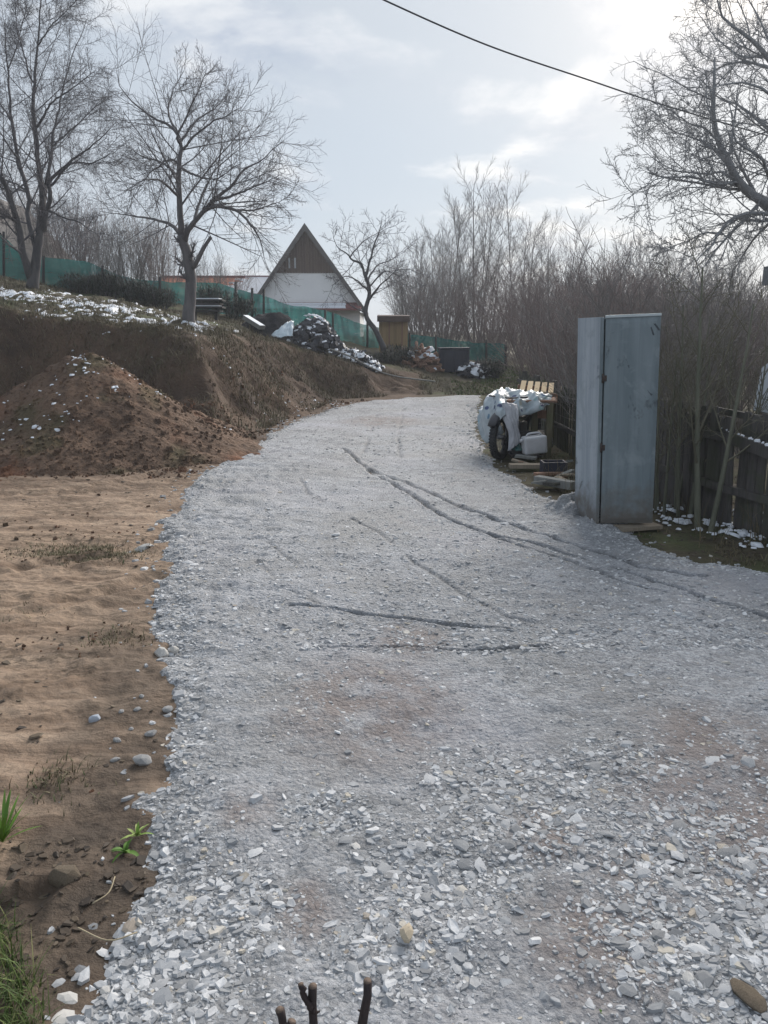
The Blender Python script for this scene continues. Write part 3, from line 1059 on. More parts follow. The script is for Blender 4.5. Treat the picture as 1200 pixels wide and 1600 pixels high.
stone_meshes = [rock_mesh('stone', 100 + i, 0.10 + 0.02 * (i % 7), 7, M['stone']) for i in range(14)]
rng = np.random.default_rng(9)
x, y = scatter_road(232, 1.4, 5.5, 1.9, 3.2, rng, 0.02)
sx = list(zip(x, y, np.clip(0.024 * np.exp(rng.normal(0, 0.32, len(x))), 0.017, 0.045)))
for px, py, s_ in ((246, 1546, 0.045), (250, 1575, 0.05), (205, 1555, 0.035), (165, 1540, 0.03), (225, 1540, 0.035), (180, 1565, 0.04), (120, 1518, 0.028), (205, 1445, 0.045), (185, 1450, 0.03),
                   (97, 1588, 0.05), (105, 1555, 0.04), (635, 1477, 0.035), (620, 1492, 0.045), (560, 1330, 0.035), (400, 1340, 0.04), (610, 1370, 0.05), (600, 1360, 0.045), (655, 1390, 0.03),
                   (770, 1270, 0.045), (805, 1305, 0.04), (855, 1280, 0.05), (890, 1278, 0.04), (700, 1215, 0.04), (620, 1255, 0.045), (1135, 1345, 0.05), (1170, 1370, 0.045), (1165, 1210, 0.05),
                   (1110, 1205, 0.05), (1085, 1365, 0.035), (990, 1500, 0.05), (970, 1490, 0.035), (790, 1330, 0.045), (720, 1325, 0.05), (1030, 1475, 0.045), (1050, 1395, 0.04), (925, 1520, 0.03)):
    g = GP(px, py)
    sx.append((g[0], g[1], s_ * 0.85))
x, y = scatter_road(32, 5.5, 9.0, 1.2, 2.0, rng, 0.1)
sx += list(zip(x, y, rng.uniform(0.03, 0.055, len(x))))
sx = sx[:300]
for i, (x, y, r) in enumerate(sx):
    z, s_, _ = road_z(np.array([x]), np.array([y]))
    z2, _, _ = terrain(np.array([x]), np.array([y]))
    o = link('stone', stone_meshes[i % len(stone_meshes)], road, (x, y, float(max(z[0], z2[0])) - 0.02 * r), (random.gauss(0, 0.13), random.gauss(0, 0.13), random.uniform(0, 6.28)))
    o.scale = (r, r, r * random.uniform(0.8, 1.3))


# ------------------------------------------------------------------ earth mound
def mound_z(x, y):
    c = P(132, 547, 12.4)
    dx, dy = x - c[0], y - c[1]
    ang = np.arctan2(dy, dx)
    r = np.hypot(dx * np.where(dx > 0, 0.92, 1.0), dy * 0.98) * (1 + 0.07 * np.sin(3 * ang + 1.0) + 0.05 * np.sin(5 * ang))
    z = 1.62 - 0.70 * np.sqrt(r * r + 0.05)
    z = np.where(z < 0.45, 0.45 - (0.45 - z) * 0.62, z)
    return z + 0.035 * fbm(x * 1.8, y * 1.8, 3, 81) + 0.026 * fbm(x * 8, y * 8, 3, 83)


mx, my = np.meshgrid(np.linspace(-8.2, -1.6, 210), np.linspace(9.4, 16.0, 210))
mz = mound_z(mx, my)
Fm = grid_faces(210, 210)
tz, _, _ = terrain(mx, my)
Fm = Fm[((mz - tz).ravel()[Fm] > -0.05).any(1)]
used = np.unique(Fm)
remap = np.full(mx.size, -1)
remap[used] = np.arange(len(used))
md = link('earth_mound', make_mesh('earth_mound', np.stack([mx, my, mz], -1).reshape(-1, 3)[used], remap[Fm], True, None, M['mound']))
tag(md, 'pointed brown heap of loose earth flecked with snow before the bank', 'earth mound')


def surf_z(x, y):
    z, _, _ = terrain(x, y)
    w = mound_z(x, y)
    inb = (x > -8.2) & (x < -1.6) & (y > 9.4) & (y < 16.0)
    return np.where(inb, np.maximum(z, w), z)


# clods on mound and bank foot
rng = np.random.default_rng(15)
x = np.concatenate([rng.uniform(-8.0, -2.0, 3600), rng.uniform(-3.4, 0.5, 1500), rng.uniform(-5.5, -0.9, 3000)])
y = np.concatenate([rng.uniform(9.6, 14.5, 3600), rng.uniform(12.8, 21.5, 1500), rng.uniform(2.2, 10.5, 3000)])
rs_ = poly_sdf(x, y, ROAD)
mm = (rs_ < -0.1) & ((y > 9.4) | (rng.random(len(x)) < sst(fbm(x * 1.3, y * 1.6, 3, 46), 0.05, 0.6)))
x, y = x[mm], y[mm]
z = surf_z(x, y)
r = np.clip(0.022 * np.exp(rng.normal(0, 0.5, len(x))), 0.008, 0.09) * np.where(y < 9.4, 0.42, 0.85)
V, Q = chip_mesh(np.stack([x, y, z], -1), r, rng.uniform(0.6, 1.1, len(x)), rng)
cl_o = link('earth_clods', make_mesh('earth_clods', V, Q, False, None, M['mound']))
tag(cl_o, 'crumbled brown clods strewn over mound, bank foot and clay', 'clods', kind='stuff')


# ------------------------------------------------------------------ snow
def sheet(name, x0, x1, y0, y1, step, hfun, afun, label):
    nx, ny = int((x1 - x0) / step), int((y1 - y0) / step)
    x, y = np.meshgrid(np.linspace(x0, x1, nx), np.linspace(y0, y1, ny))
    z = hfun(x, y) + afun(x, y)
    Fq = grid_faces(ny, nx)
    k_ = (afun(x, y).ravel()[Fq] > -0.004).any(1)
    Fq = Fq[k_]
    u_ = np.unique(Fq)
    rm = np.full(x.size, -1)
    rm[u_] = np.arange(len(u_))
    o = link(name, make_mesh(name, np.stack([x, y, z], -1).reshape(-1, 3)[u_], rm[Fq], True, None, M['snow']))
    return tag(o, label, 'snow', kind='stuff')


SNOWLINE = [tuple(P(-60, 468, 21)[:2]), tuple(P(80, 468, 21)[:2]), tuple(P(180, 482, 20)[:2]), tuple(P(260, 492, 19)[:2]), tuple(P(330, 503, 18.3)[:2])]


def snow_slope(x, y):
    d = seg_dist(x, y, SNOWLINE)
    n = fbm(x * 1.6, y * 1.2, 2, 91) * 0.45 + fbm(x * 8, y * 4, 2, 92) * 0.6 + vnoise(x * 15, y * 7, 93) * 0.55
    cover = 0.41 - d * 0.22
    return np.where(terrain(x, y)[2] < 0.75, -0.05, np.clip(0.085 * (n * 0.85 + cover - 0.46), -0.05, 0.035))


sheet('snow_patches', -14.5, -3.2, 16.3, 25.0, 0.042, lambda x, y: terrain(x, y)[0], snow_slope, 'thin melting snow patches on the slope below the trees')


def snow_bits(spots, name, label, hfun, rng):
    V, Q, n = [], [], 0
    pos, rad = [], []
    for px, py, Y, s_, k_ in spots:
        c = P(px, py, Y)
        for _ in range(k_ * 2):
            pos.append((c[0] + rng.normal(0, s_), c[1] + rng.normal(0, s_)))
            rad.append(np.clip(rng.lognormal(-3.7, 0.5), 0.012, 0.06))
    pos = np.array(pos)
    rad = np.array(rad)
    z = hfun(pos[:, 0], pos[:, 1])
    V, Q = chip_mesh(np.stack([pos[:, 0], pos[:, 1], z], -1), rad, np.full(len(rad), 0.35), rng)
    return tag(link(name, make_mesh(name, V, Q, True, None, M['snow'])), label, 'snow', kind='stuff')


snow_bits([(125, 548, 12.2, 0.10, 9), (135, 560, 12.0, 0.12, 5), (180, 600, 11.7, 0.05, 3), (240, 580, 12.2, 0.12, 3), (215, 575, 12.2, 0.1, 2), (90, 610, 11.8, 0.1, 2), (60, 700, 10.8, 0.15, 5), (30, 680, 11, 0.3, 4), (110, 700, 10.9, 0.15, 4),
           (140, 660, 11.2, 0.4, 7), (20, 620, 11.8, 0.2, 3), (360, 650, 13.2, 0.15, 3), (10, 700, 10.9, 0.2, 4), (180, 560, 12.6, 0.2, 4)],
          'snow_flecks', 'small white snow flecks lying on the brown earth mound', surf_z, np.random.default_rng(17))
snow_bits([(1050, 810, 7.2, 0.12, 10), (1150, 820, 6.8, 0.16, 18), (1180, 830, 6.6, 0.15, 16), (1080, 790, 7.8, 0.2, 9), (1130, 775, 7.6, 0.12, 9), (1190, 855, 6.2, 0.15, 8), (1040, 790, 7.6, 0.1, 6), (1110, 800, 7.2, 0.3, 12)],
          'snow_scraps', 'scraps of snow lying at the foot of the dark fence', lambda x, y: terrain(x, y)[0] + 0.02, np.random.default_rng(19))
snow_bits([(430, 548, 16, 0.35, 9), (450, 545, 17.5, 0.2, 7), (520, 560, 20.6, 0.3, 8), (220, 520, 17, 0.5, 9), (100, 500, 18, 0.6, 12), (330, 525, 16, 0.4, 7), (480, 556, 19, 0.3, 6)],
          'snow_crumbs', 'last crumbs of snow along the top of the cut bank', lambda x, y: terrain(x, y)[0], np.random.default_rng(23))


# ------------------------------------------------------------------ grass and small plants
def blades(pos, hgt, wid, rng, lean=0.5, seg=3):
    B = len(pos)
    az = rng.uniform(0, 2 * math.pi, B)
    ln = rng.uniform(0.15, 1.0, B) * lean
    d = np.stack([np.cos(az), np.sin(az), np.zeros(B)], -1)
    sidev = np.stack([-np.sin(az), np.cos(az), np.zeros(B)], -1)
    t = np.linspace(0, 1, seg + 1)
    c = pos[:, None, :] + d[:, None, :] * (ln * hgt)[:, None, None] * (t ** 1.8)[None, :, None] + np.array((0, 0, 1.0)) * (hgt[:, None] * (t - 0.35 * ln[:, None] * t ** 2))[:, :, None]
    w = wid[:, None] * (1 - t ** 1.6 * 0.92)[None]
    V = np.stack([c - sidev[:, None] * w[..., None], c + sidev[:, None] * w[..., None]], 2).reshape(-1, 3)
    i = np.arange(seg)
    q = np.stack([i * 2, i * 2 + 1, i * 2 + 3, i * 2 + 2], -1)
    Q = (q[None] + (np.arange(B) * 2 * (seg + 1))[:, None, None]).reshape(-1, 4)
    return V, Q, 2 * (seg + 1)


def grass_patch(name, label, x, y, hfun, hmed, wmed, mat, rng, lean=0.6, tint=(2, 2)):
    h = hmed * np.exp(rng.normal(0, 0.35, len(x)))
    z = hfun(x, y)
    V, Q, k_ = blades(np.stack([x, y, z - 0.005], -1), h, np.full(len(x), wmed) * rng.uniform(0.6, 1.3, len(x)), rng, lean)
    o = link(name, make_mesh(name, V, Q, True, {'tint': np.repeat(rng.beta(*tint, len(x)), k_)}, mat))
    return tag(o, label, 'grass', kind='stuff')


TH = lambda x, y: terrain(x, y)[0]
rng = np.random.default_rng(31)
# near left corner
x = rng.uniform(-1.5, -0.72, 9000)
y = rng.uniform(1.25, 2.05, 9000)
dens = sst(-(x + 0.80) - (y - 1.6) * 0.78, -0.02, 0.12) * sst(fbm(x * 4, y * 4, 3, 71) + 0.7, 0, 0.6)
k_ = rng.random(9000) < dens
grass_patch('grass', 'unmown green grass in the near left corner', x[k_], y[k_], TH, 0.07, 0.0020, M['grass'], rng, 1.1, (2.4, 2.0))
# slope above the bank
x = rng.uniform(-16, 4.5, 110000)
y = rng.uniform(14, 28, 110000)
_, bb, tt = terrain(x, y)
k_ = (tt > 0.3) & (poly_sdf(x, y, ROAD) < -0.1) & (rng.random(len(x)) < 0.75 * sst(fbm(x * 0.8, y * 0.8, 3, 73) + 0.35, 0, 0.6)) & (np.abs(x / y) < 0.62)
grass_patch('dry_grass', 'withered grass on the slope above the bank', x[k_], y[k_], TH, 0.085, 0.008, M['dry_grass'], rng, 1.1, (2, 2.0))
x = rng.uniform(-13.0, 1.5, 130000)
y = rng.uniform(13.0, 25, 130000)
_, bb, tt = terrain(x, y)
k_ = (bb > 0.55) & (poly_sdf(x, y, ROAD) < -0.25) & (poly_sdf(x, y, DIG) < 0.1) & (rng.random(len(x)) < 0.95 * sst(fbm(x * 1.1, y * 1.1, 3, 79) + 0.45, 0, 0.5))
grass_patch('bank_straw', 'dry straw and roots hanging on the cut bank', x[k_], y[k_], TH, 0.13, 0.0055, M['dry_grass'], rng, 1.5, (3.2, 2.0))
x = np.concatenate([rng.normal(*q, 1400) for q in ((-2.62, 0.22), (-2.25, 0.18))] + [rng.normal(-1.55, 0.10, 260), rng.normal(-2.6, 0.25, 260), rng.normal(-1.3, 0.07, 200)])
y = np.concatenate([rng.normal(6.15, 0.16, 1400), rng.normal(6.0, 0.12, 1400), rng.normal(4.2, 0.10, 260), rng.normal(4.6, 0.15, 260), rng.normal(2.75, 0.08, 200)])
k_ = poly_sdf(x, y, ROAD) < -0.04
grass_patch('clay_grass', 'thin patch of short grass on the clay beside a white rock', x[k_], y[k_], TH, 0.03, 0.003, M['dry_grass'], rng, 1.4, (3.5, 1.2))
# right side by the fence
x = rng.uniform(2.0, 4.6, 14000)
y = rng.uniform(5.6, 12, 14000)
k_ = (poly_sdf(x, y, ROAD) < -0.08) & (rng.random(len(x)) < sst(fbm(x * 2.2, y * 2.2, 3, 75) + 0.4, 0, 0.6))
grass_patch('fence_grass', 'short grass and litter between fence and gravel', x[k_], y[k_], TH, 0.05, 0.004, M['dry_grass'], rng, 1.0, (2, 1.6))
x = rng.uniform(2.2, 7.5, 12000)
y = rng.uniform(23.4, 31, 12000)
k_ = rng.random(len(x)) < sst(fbm(x * 0.8, y * 0.8, 2, 78) + 0.6, 0, 0.5)
grass_patch('lawn_strip', 'strip of green lawn beyond the far end of the drive', x[k_], y[k_], TH, 0.07, 0.012, M['grass'], rng, 0.8, (2.5, 2.5))
x = np.concatenate([rng.uniform(2.35, 3.4, 900), rng.uniform(2.0, 2.9, 500)])
y = np.concatenate([rng.uniform(6.3, 9.0, 900), rng.uniform(8.2, 12.5, 500)])
k_ = (poly_sdf(x, y, ROAD) < -0.12) & (rng.random(len(x)) < sst(fbm(x * 1.6, y * 1.6, 2, 76) + 0.3, 0, 0.5))
grass_patch('tall_weeds', 'withered weed stalks along the fence foot', x[k_], y[k_], TH, 0.30, 0.0032, M['dry_grass'], rng, 0.7, (2, 1.6))
# debris (twiglets, rotten leaves) on the clay and at the fence foot
x = np.concatenate([rng.uniform(-5, -0.7, 1500), rng.uniform(2.1, 4.4, 1500), rng.uniform(-1.5, -0.65, 500)])
y = np.concatenate([rng.uniform(2.0, 10, 1500), rng.uniform(5.8, 10, 1500), rng.uniform(1.3, 2.4, 500)])
k_ = (poly_sdf(x, y, ROAD) < -0.03) & ((x > 0) | (y < 2.4) | (rng.random(len(x)) < sst(fbm(x * 1.3, y * 1.6, 3, 47), 0.0, 0.7)))
x, y = x[k_], y[k_]
V, Q = chip_mesh(np.stack([x, y, TH(x, y) + 0.004], -1), np.clip(rng.lognormal(-4.3, 0.45, len(x)), 0.005, 0.035), np.full(len(x), 0.12), rng)
tag(link('leaf_litter', make_mesh('leaf_litter', V, Q, False, {'tint': np.repeat(rng.beta(1.6, 2.2, len(x)), 12)}, M['debris'])), 'dark leaf litter and crumbs scattered on the clay', 'litter', kind='stuff')


def leaf_mesh(L, w, droop, seg=6, fold=0.25):
    t = np.linspace(0, 1, seg + 1)
    c = np.stack([L * t, np.zeros_like(t), L * (0.75 * t - droop * t ** 2)], -1)
    ww = w * np.sin(np.clip(t * 0.92 + 0.08, 0, 1) * math.pi) ** 0.8
    V = []
    for i in range(seg + 1):
        V += [c[i] + (0, -ww[i], fold * ww[i]), c[i], c[i] + (0, ww[i], fold * ww[i])]
    Q = []
    for i in range(seg):
        Q += [(3 * i, 3 * i + 1, 3 * i + 4, 3 * i + 3), (3 * i + 1, 3 * i + 2, 3 * i + 5, 3 * i + 4)]
    return np.array(V), np.array(Q)


def weed(px, py, label, nleaf, L, w, droop, seed, tints):
    g = GP(px, py)
    g[2] = TH(np.array([g[0]]), np.array([g[1]]))[0]
    root = thing('weed', label, 'plant', tuple(g))
    r_ = np.random.default_rng(seed)
    for i in range(nleaf):
        V, Q = leaf_mesh(L * r_.uniform(0.6, 1.15), w * r_.uniform(0.7, 1.2), droop * r_.uniform(0.6, 1.4))
        el, az = r_.uniform(-0.15, 0.75), i / nleaf * 6.28 + r_.uniform(-0.4, 0.4)
        o = link('leaf', make_mesh('leaf', V, Q, True, {'tint': np.full(len(V), r_.uniform(*tints))}, M['weed']), root, (0, 0, 0.005), (0, -el, az))
    return root


weed(4, 1312, 'bright green grassy clump at the left edge on bare clay', 34, 0.16, 0.006, 0.25, 3, (0.1, 0.6))
weed(214, 1305, 'yellow green rosette weed on wet clay beside the gravel', 15, 0.055, 0.0048, 0.45, 4, (0.5, 1.0))
weed(196, 1330, 'flattened dull green leaves lying below the yellow green rosette', 7, 0.065, 0.008, 1.0, 5, (0.0, 0.3))
wd = weed(945, 1592, 'tiny dark green sprout among the stones at the bottom edge', 8, 0.03, 0.008, 0.4, 6, (0.0, 0.25))


def rock(name, px, py, size, label, mat, seed, flat=0.5, dz=0.0, scale=(1, 1, 1)):
    g = GP(px, py)
    zt = float(max(TH(np.array([g[0]]), np.array([g[1]]))[0], road_z(np.array([g[0]]), np.array([g[1]]))[0][0]))
    o = link(name, rock_mesh(name, seed, flat, 10, mat, 1.0, 0.07), None, (g[0], g[1], zt + 0.25 * flat * size + dz), (random.gauss(0, 0.12), random.gauss(0, 0.12), random.uniform(0, 6)))
    o.scale = tuple(size * s_ for s_ in scale)
    return tag(o, label, 'rock')


rock('rock', 254, 1026, 0.060, 'largest pale rock on the left edge of the gravel beside the clay', M['rock_pale'], 201, 0.6)
rock('rock', 272, 1022, 0.040, 'smaller pale rock touching the largest one at the gravel edge', M['rock_pale'], 202, 0.6)
rock('rock', 148, 1127, 0.028, 'lone bluish stone lying out on the brown clay', M['rock_blue'], 203, 0.7)
rock('rock', 227, 857, 0.085, 'white rock at the clay edge beside the patch of grass', M['rock_pale'], 204, 0.45)
rock('rock', 224, 1194, 0.045, 'rounded grey stone half sunk where clay meets gravel', M['rock_dusty'], 205, 0.45)
rock('rock', 103, 1372, 0.060, 'muddy brown rock at the end of the small clay step at lower left', M['rock_mud'], 209, 0.75, -0.014, (0.95, 0.8, 0.85))
rock('rock', 636, 1478, 0.032, 'cream coloured stone lying among the grey slate pieces', mat_simple('cream_stone', (0.50, 0.43, 0.32), (0.40, 0.34, 0.26), 20), 207, 0.5, 0.02)
rock('rock', 1170, 1572, 0.055, 'flat brown stone at the lower right corner', M['rock_mud'], 231, 0.24, -0.004)
for i, (px, py, s_) in enumerate(((190, 1118, 0.018), (215, 1112, 0.022), (183, 1160, 0.02), (205, 1140, 0.018), (235, 1150, 0.03), (180, 1188, 0.022), (262, 1112, 0.03), (222, 1095, 0.018))):
    o = rock('pebble', px, py, s_, 'small grey pebble strewn on the damp clay left of the gravel', M['rock_dusty'], 220 + i, 0.45)
    o['group'] = 'pebbles on the damp clay'
    o['category'] = 'pebble'

for pts, lab in ((((145, 1417), (170, 1400), (180, 1375)), 'pale curved straw on the wet clay below the weeds'),
                 (((122, 1455), (170, 1475), (215, 1462)), 'long thin stalk lying at the gravel edge near the grass')):
    ln = [GP(*q) + (0, 0, 0.012) for q in pts]
    V, Fq = tube1(ln, 0.0022, 5, 10)
    tag(part('dry_stalk', (V, Fq), M['straw']), lab, 'stalk')


# ------------------------------------------------------------------ pruned shrub at the bottom edge
def at_h(px, py, Y):
    return P(px, py, Y)


base = np.array((-0.13, 1.24, TH(np.array([-0.13]), np.array([1.24]))[0] - 0.02))
ps = thing('pruned_shrub', 'dark pruned shrub stubs poking up at the bottom edge', 'shrub', tuple(base))
stems = [([base, P(493, 1640, 1.27), P(490, 1570, 1.29), P(489, 1541, 1.29)], (0.011, 0.0105, 0.0095, 0.0085)),
         ([P(491, 1582, 1.285), P(478, 1560, 1.285), P(470, 1538, 1.285)], (0.0075, 0.0065, 0.006)),
         ([base + (0.03, 0, 0), P(560, 1650, 1.29), P(568, 1580, 1.30), P(574, 1533, 1.30)], (0.012, 0.011, 0.010, 0.0088)),
         ([base + (-0.02, 0, 0), P(448, 1630, 1.24), P(437, 1578, 1.24)], (0.010, 0.009, 0.0085)),
         ([base + (-0.01, -0.01, 0), P(458, 1640, 1.20), P(456, 1596, 1.20)], (0.009, 0.009, 0.0085))]
for pts, rr in stems:
    n_ = 14
    ln = smooth_line(pts, n_)
    ln[1:-1] += RNG.normal(0, 0.0016, (n_ - 2, 3))
    V, Fq = tube1(ln, rr, 9)
    V = V + RNG.normal(0, 0.0006, V.shape)
    st = part('stem', (V, Fq), M['stem'], ps)
    d = ln[-1] - ln[-2]
    d /= np.linalg.norm(d)
    V, Fq = tube1(np.array([ln[-1] - d * 0.001, ln[-1] + d * 0.0016]), rr[-1] * 0.93, 9)
    c_ = part('cut_end', (V, Fq), M['cut_wood'], st)
for a_, dx in ((stems[0], 0.012), (stems[2], 0.013), (stems[2], -0.011)):
    q = smooth_line(a_[0], 14)[11]
    V, Fq = tube1([q, q + (dx, 0, 0.006)], (0.004, 0.0015), 6)
    part('bud', (V, Fq), M['stem'], ps)


# ------------------------------------------------------------------ trees
def grow(pp, pr, k, t0, t1, ang, L, lr, rr, n, up, wig, rng, rmin, flip=None, endrat=0.35):
    """children on a batch of parent branches"""
    B, m, _ = pp.shape
    t = t0 + (np.arange(k) + rng.random((B, k))) / k * (t1 - t0)
    f = t * (m - 1)
    i = np.clip(f.astype(int), 0, m - 2)
    w = (f - i)[..., None]
    bi = np.arange(B)[:, None]
    pos = pp[bi, i] * (1 - w) + pp[bi, i + 1] * w
    tan = pp[bi, i + 1] - pp[bi, i]
    tan /= np.linalg.norm(tan, axis=-1, keepdims=True) + 1e-9
    rad = pr[bi, i] * (1 - w[..., 0]) + pr[bi, i + 1] * w[..., 0]
    phi = (np.arange(k)[None] * 2.4 + rng.random((B, 1)) * 6.28 + rng.normal(0, 0.5, (B, k)))[..., None]
    ref = np.where(np.abs(tan[..., 2:3]) < 0.8, np.array((0, 0, 1.0)), np.array((1.0, 0, 0)))
    n1 = np.cross(tan, ref)
    n1 /= np.linalg.norm(n1, axis=-1, keepdims=True)
    n2 = np.cross(tan, n1)
    a = rng.uniform(ang[0], ang[1], (B, k))[..., None]
    d = np.cos(a) * tan + np.sin(a) * (np.cos(phi) * n1 + np.sin(phi) * n2)
    if np.ndim(L) == 0:
        L = np.full(B, L)
    ll = L[:, None] * (1 - lr * t) * rng.uniform(0.55, 1.2, (B, k))
    d = d.reshape(-1, 3)
    ll = ll.ravel()
    pos = pos.reshape(-1, 3)
    s = np.linspace(0, 1, n)
    dirs = d[:, None, :] + np.asarray(up)[None, None, :] * s[None, :, None] + np.cumsum(rng.normal(0, wig, (len(d), n, 3)), 1)
    dirs /= np.linalg.norm(dirs, axis=2, keepdims=True)
    st = dirs * (ll / (n - 1))[:, None, None]
    pts = pos[:, None, :] + np.concatenate([np.zeros((len(d), 1, 3)), np.cumsum(st[:, :-1], 1)], 1)
    r0 = np.maximum(rad.ravel() * rr, rmin)
    r = r0[:, None] * (1 - (1 - endrat) * s[None])
    return pts, np.maximum(r, rmin * 0.6)


def guide(pts, n=20, wig=0.0, rng=None):
    """pts: rows of x,y,z,r -> smooth points and radii"""
    g = smooth_line(np.asarray(pts, float), n)
    if wig:
        L = np.linalg.norm(g[-1, :3] - g[0, :3])
        e = rng.normal(0, wig * L, (n, 3))
        e = (e + np.roll(e, 1, 0) + np.roll(e, -1, 0)) / 2
        g[1:-1, :3] += e[1:-1]
    return g[:, :3], np.maximum(g[:, 3], 0.004)


def px_guide(rows, Y0):
    """rows: px, py, depth offset, radius"""
    return [(*P(a, b, Y0 + c), r) for a, b, c, r in rows]


def photo_tree(name, label, cat, base, trunk_g, limb_g, levels, bark, twig, seed, wig=0.006):
    rng = np.random.default_rng(seed)
    root = thing(name, label, cat, tuple(base))
    allp, allr = [], []
    for gset, nm, sides in ((trunk_g, 'trunk', 12), (limb_g, 'limb', 8)):
        for gd in gset:
            p_, r_ = guide(gd, 20, wig, rng)
            V, Fq = tube1(p_, r_, sides)
            part(nm, (V, Fq), bark, root)
            allp.append(p_)
            allr.append(r_)
    pp, pr = np.array(allp), np.array(allr)
    n_tr = len(trunk_g)
    Ls = np.linalg.norm(np.diff(pp, axis=1), axis=2).sum(1)
    out = []
    cur_p, cur_r = pp, pr
    first = True
    for (k, t0, t1, ang, Lm, lr, rr, n, up, wg, rmin, sides) in levels:
        if first:
            L = np.clip(Ls * Lm, 0.35, 2.6)
            t0a = t0
            c = grow(cur_p[n_tr:], cur_r[n_tr:], k, t0a, t1, ang, L[n_tr:], lr, rr, n, up, wg, rng, rmin)
            c2 = grow(cur_p[:n_tr], cur_r[:n_tr], max(2, k // 2), 0.45, 1.0, ang, L[:n_tr] * 0.6, lr, rr, n, up, wg, rng, rmin)
            c = (np.concatenate([c[0], c2[0]]), np.concatenate([c[1], c2[1]]))
            first = False
        else:
            L = np.linalg.norm(np.diff(cur_p, axis=1), axis=2).sum(1) * Lm
            c = grow(cur_p, cur_r, k, t0, t1, ang, L, lr, rr, n, up, wg, rng, rmin)
        out.append(tubes(c[0], c[1], sides))
        cur_p, cur_r = c
    V, Q = catn(out)
    part('crown', (V, Q), twig, root)
    return root


# --- tree left of centre, on the slope
Y2 = 18.0
tr = [px_guide([(295, 506, 0, 0.150), (296, 470, 0, 0.128), (298, 430, 0, 0.118), (291, 392, 0, 0.108), (283, 368, 0, 0.092)], Y2)]
lb = [px_guide(r, Y2) for r in (
    [(283, 372, 0, 0.0777), (280, 326, -0.1, 0.0629), (279, 273, -0.1, 0.0518), (283, 225, 0, 0.0407), (269, 198, 0.1, 0.0311), (233, 176, 0.3, 0.0207), (190, 141, 0.5, 0.0104), (180, 102, 0.6, 0.0044)],
    [(289, 378, 0, 0.0629), (302, 351, -0.3, 0.0518), (324, 324, -0.6, 0.0444), (355, 295, -0.9, 0.0311), (385, 264, -1.2, 0.0192), (420, 238, -1.5, 0.0089), (444, 220, -1.7, 0.0037)],
    [(314, 335, -0.4, 0.0407), (337, 323, -0.9, 0.0355), (366, 328, -1.3, 0.0296), (389, 348, -1.6, 0.0222), (407, 375, -1.8, 0.0133), (413, 405, -1.9, 0.0059)],
    [(286, 372, 0, 0.0555), (269, 354, 0.4, 0.0407), (252, 344, 0.9, 0.0311), (218, 337, 1.4, 0.0192), (185, 335, 1.8, 0.0089), (157, 330, 2.0, 0.0037)],
    [(283, 225, 0, 0.0333), (278, 212, -0.2, 0.0252), (298, 168, -0.5, 0.0163), (314, 132, -0.7, 0.0089), (324, 104, -0.8, 0.0037)],
    [(276, 205, 0.1, 0.0266), (263, 176, 0.4, 0.0192), (271, 141, 0.7, 0.0111), (289, 106, 0.9, 0.0044)],
    [(283, 220, 0, 0.0266), (307, 190, 0.4, 0.0192), (337, 168, 0.8, 0.0118), (359, 141, 1.0, 0.0044)],
    [(283, 234, 0, 0.0266), (315, 203, -0.5, 0.0192), (350, 181, -1.0, 0.0111), (378, 168, -1.2, 0.0044)],
    [(280, 260, -0.1, 0.0296), (307, 275, -0.8, 0.0222), (337, 278, -1.4, 0.0133), (376, 256, -1.8, 0.0059)],
    [(280, 275, -0.1, 0.0311), (256, 256, 0.5, 0.0222), (218, 242, 1.0, 0.0133), (190, 220, 1.3, 0.0052)],
    [(280, 308, -0.1, 0.0340), (256, 286, -0.8, 0.0237), (228, 280, -1.5, 0.0148), (200, 295, -2.0, 0.0059)],
    [(281, 256, 0, 0.0296), (263, 251, 0.9, 0.0222), (242, 264, 1.7, 0.0148), (218, 291, 2.2, 0.0059)],
    [(298, 357, -0.2, 0.0407), (314, 308, 0.5, 0.0259), (337, 264, 1.1, 0.0163), (372, 234, 1.5, 0.0074), (398, 203, 1.7, 0.0037)],
    [(337, 313, -0.7, 0.0311), (376, 301, -0.6, 0.0207), (411, 286, -0.3, 0.0111), (446, 269, 0.0, 0.0037)],
    [(363, 328, -1.2, 0.0237), (398, 328, -1.0, 0.0148), (429, 317, -0.8, 0.0074), (453, 308, -0.7, 0.0030)])]
lv = [(17, 0.14, 1.0, (0.5, 1.15), 0.54, 0.38, 0.36, 8, (0, 0, 0.12), 0.04, 0.0055, 5),
      (10, 0.12, 1.0, (0.4, 0.95), 0.50, 0.35, 0.50, 6, (0, 0, 0.16), 0.045, 0.0036, 4),
      (4, 0.2, 1.0, (0.4, 0.9), 0.50, 0.3, 0.7, 4, (0, 0, 0.15), 0.05, 0.0026, 3)]
b2 = P(295, 506, Y2)
t2 = photo_tree('bare_tree', 'leafless fruit tree with twisted trunk and wide crown on the snowy slope', 'tree', b2, tr, lb, lv, M['bark_grey'], M['twig_grey'], 41)
V, Fq = tube1([P(300, 420, Y2), P(308, 408, Y2 - 0.2), P(320, 385, Y2 - 0.3), P(330, 370, Y2 - 0.3)], (0.055, 0.048, 0.042, 0.036), 9, 9)
st = part('branch_stub', (V, Fq), M['bark_grey'], t2)

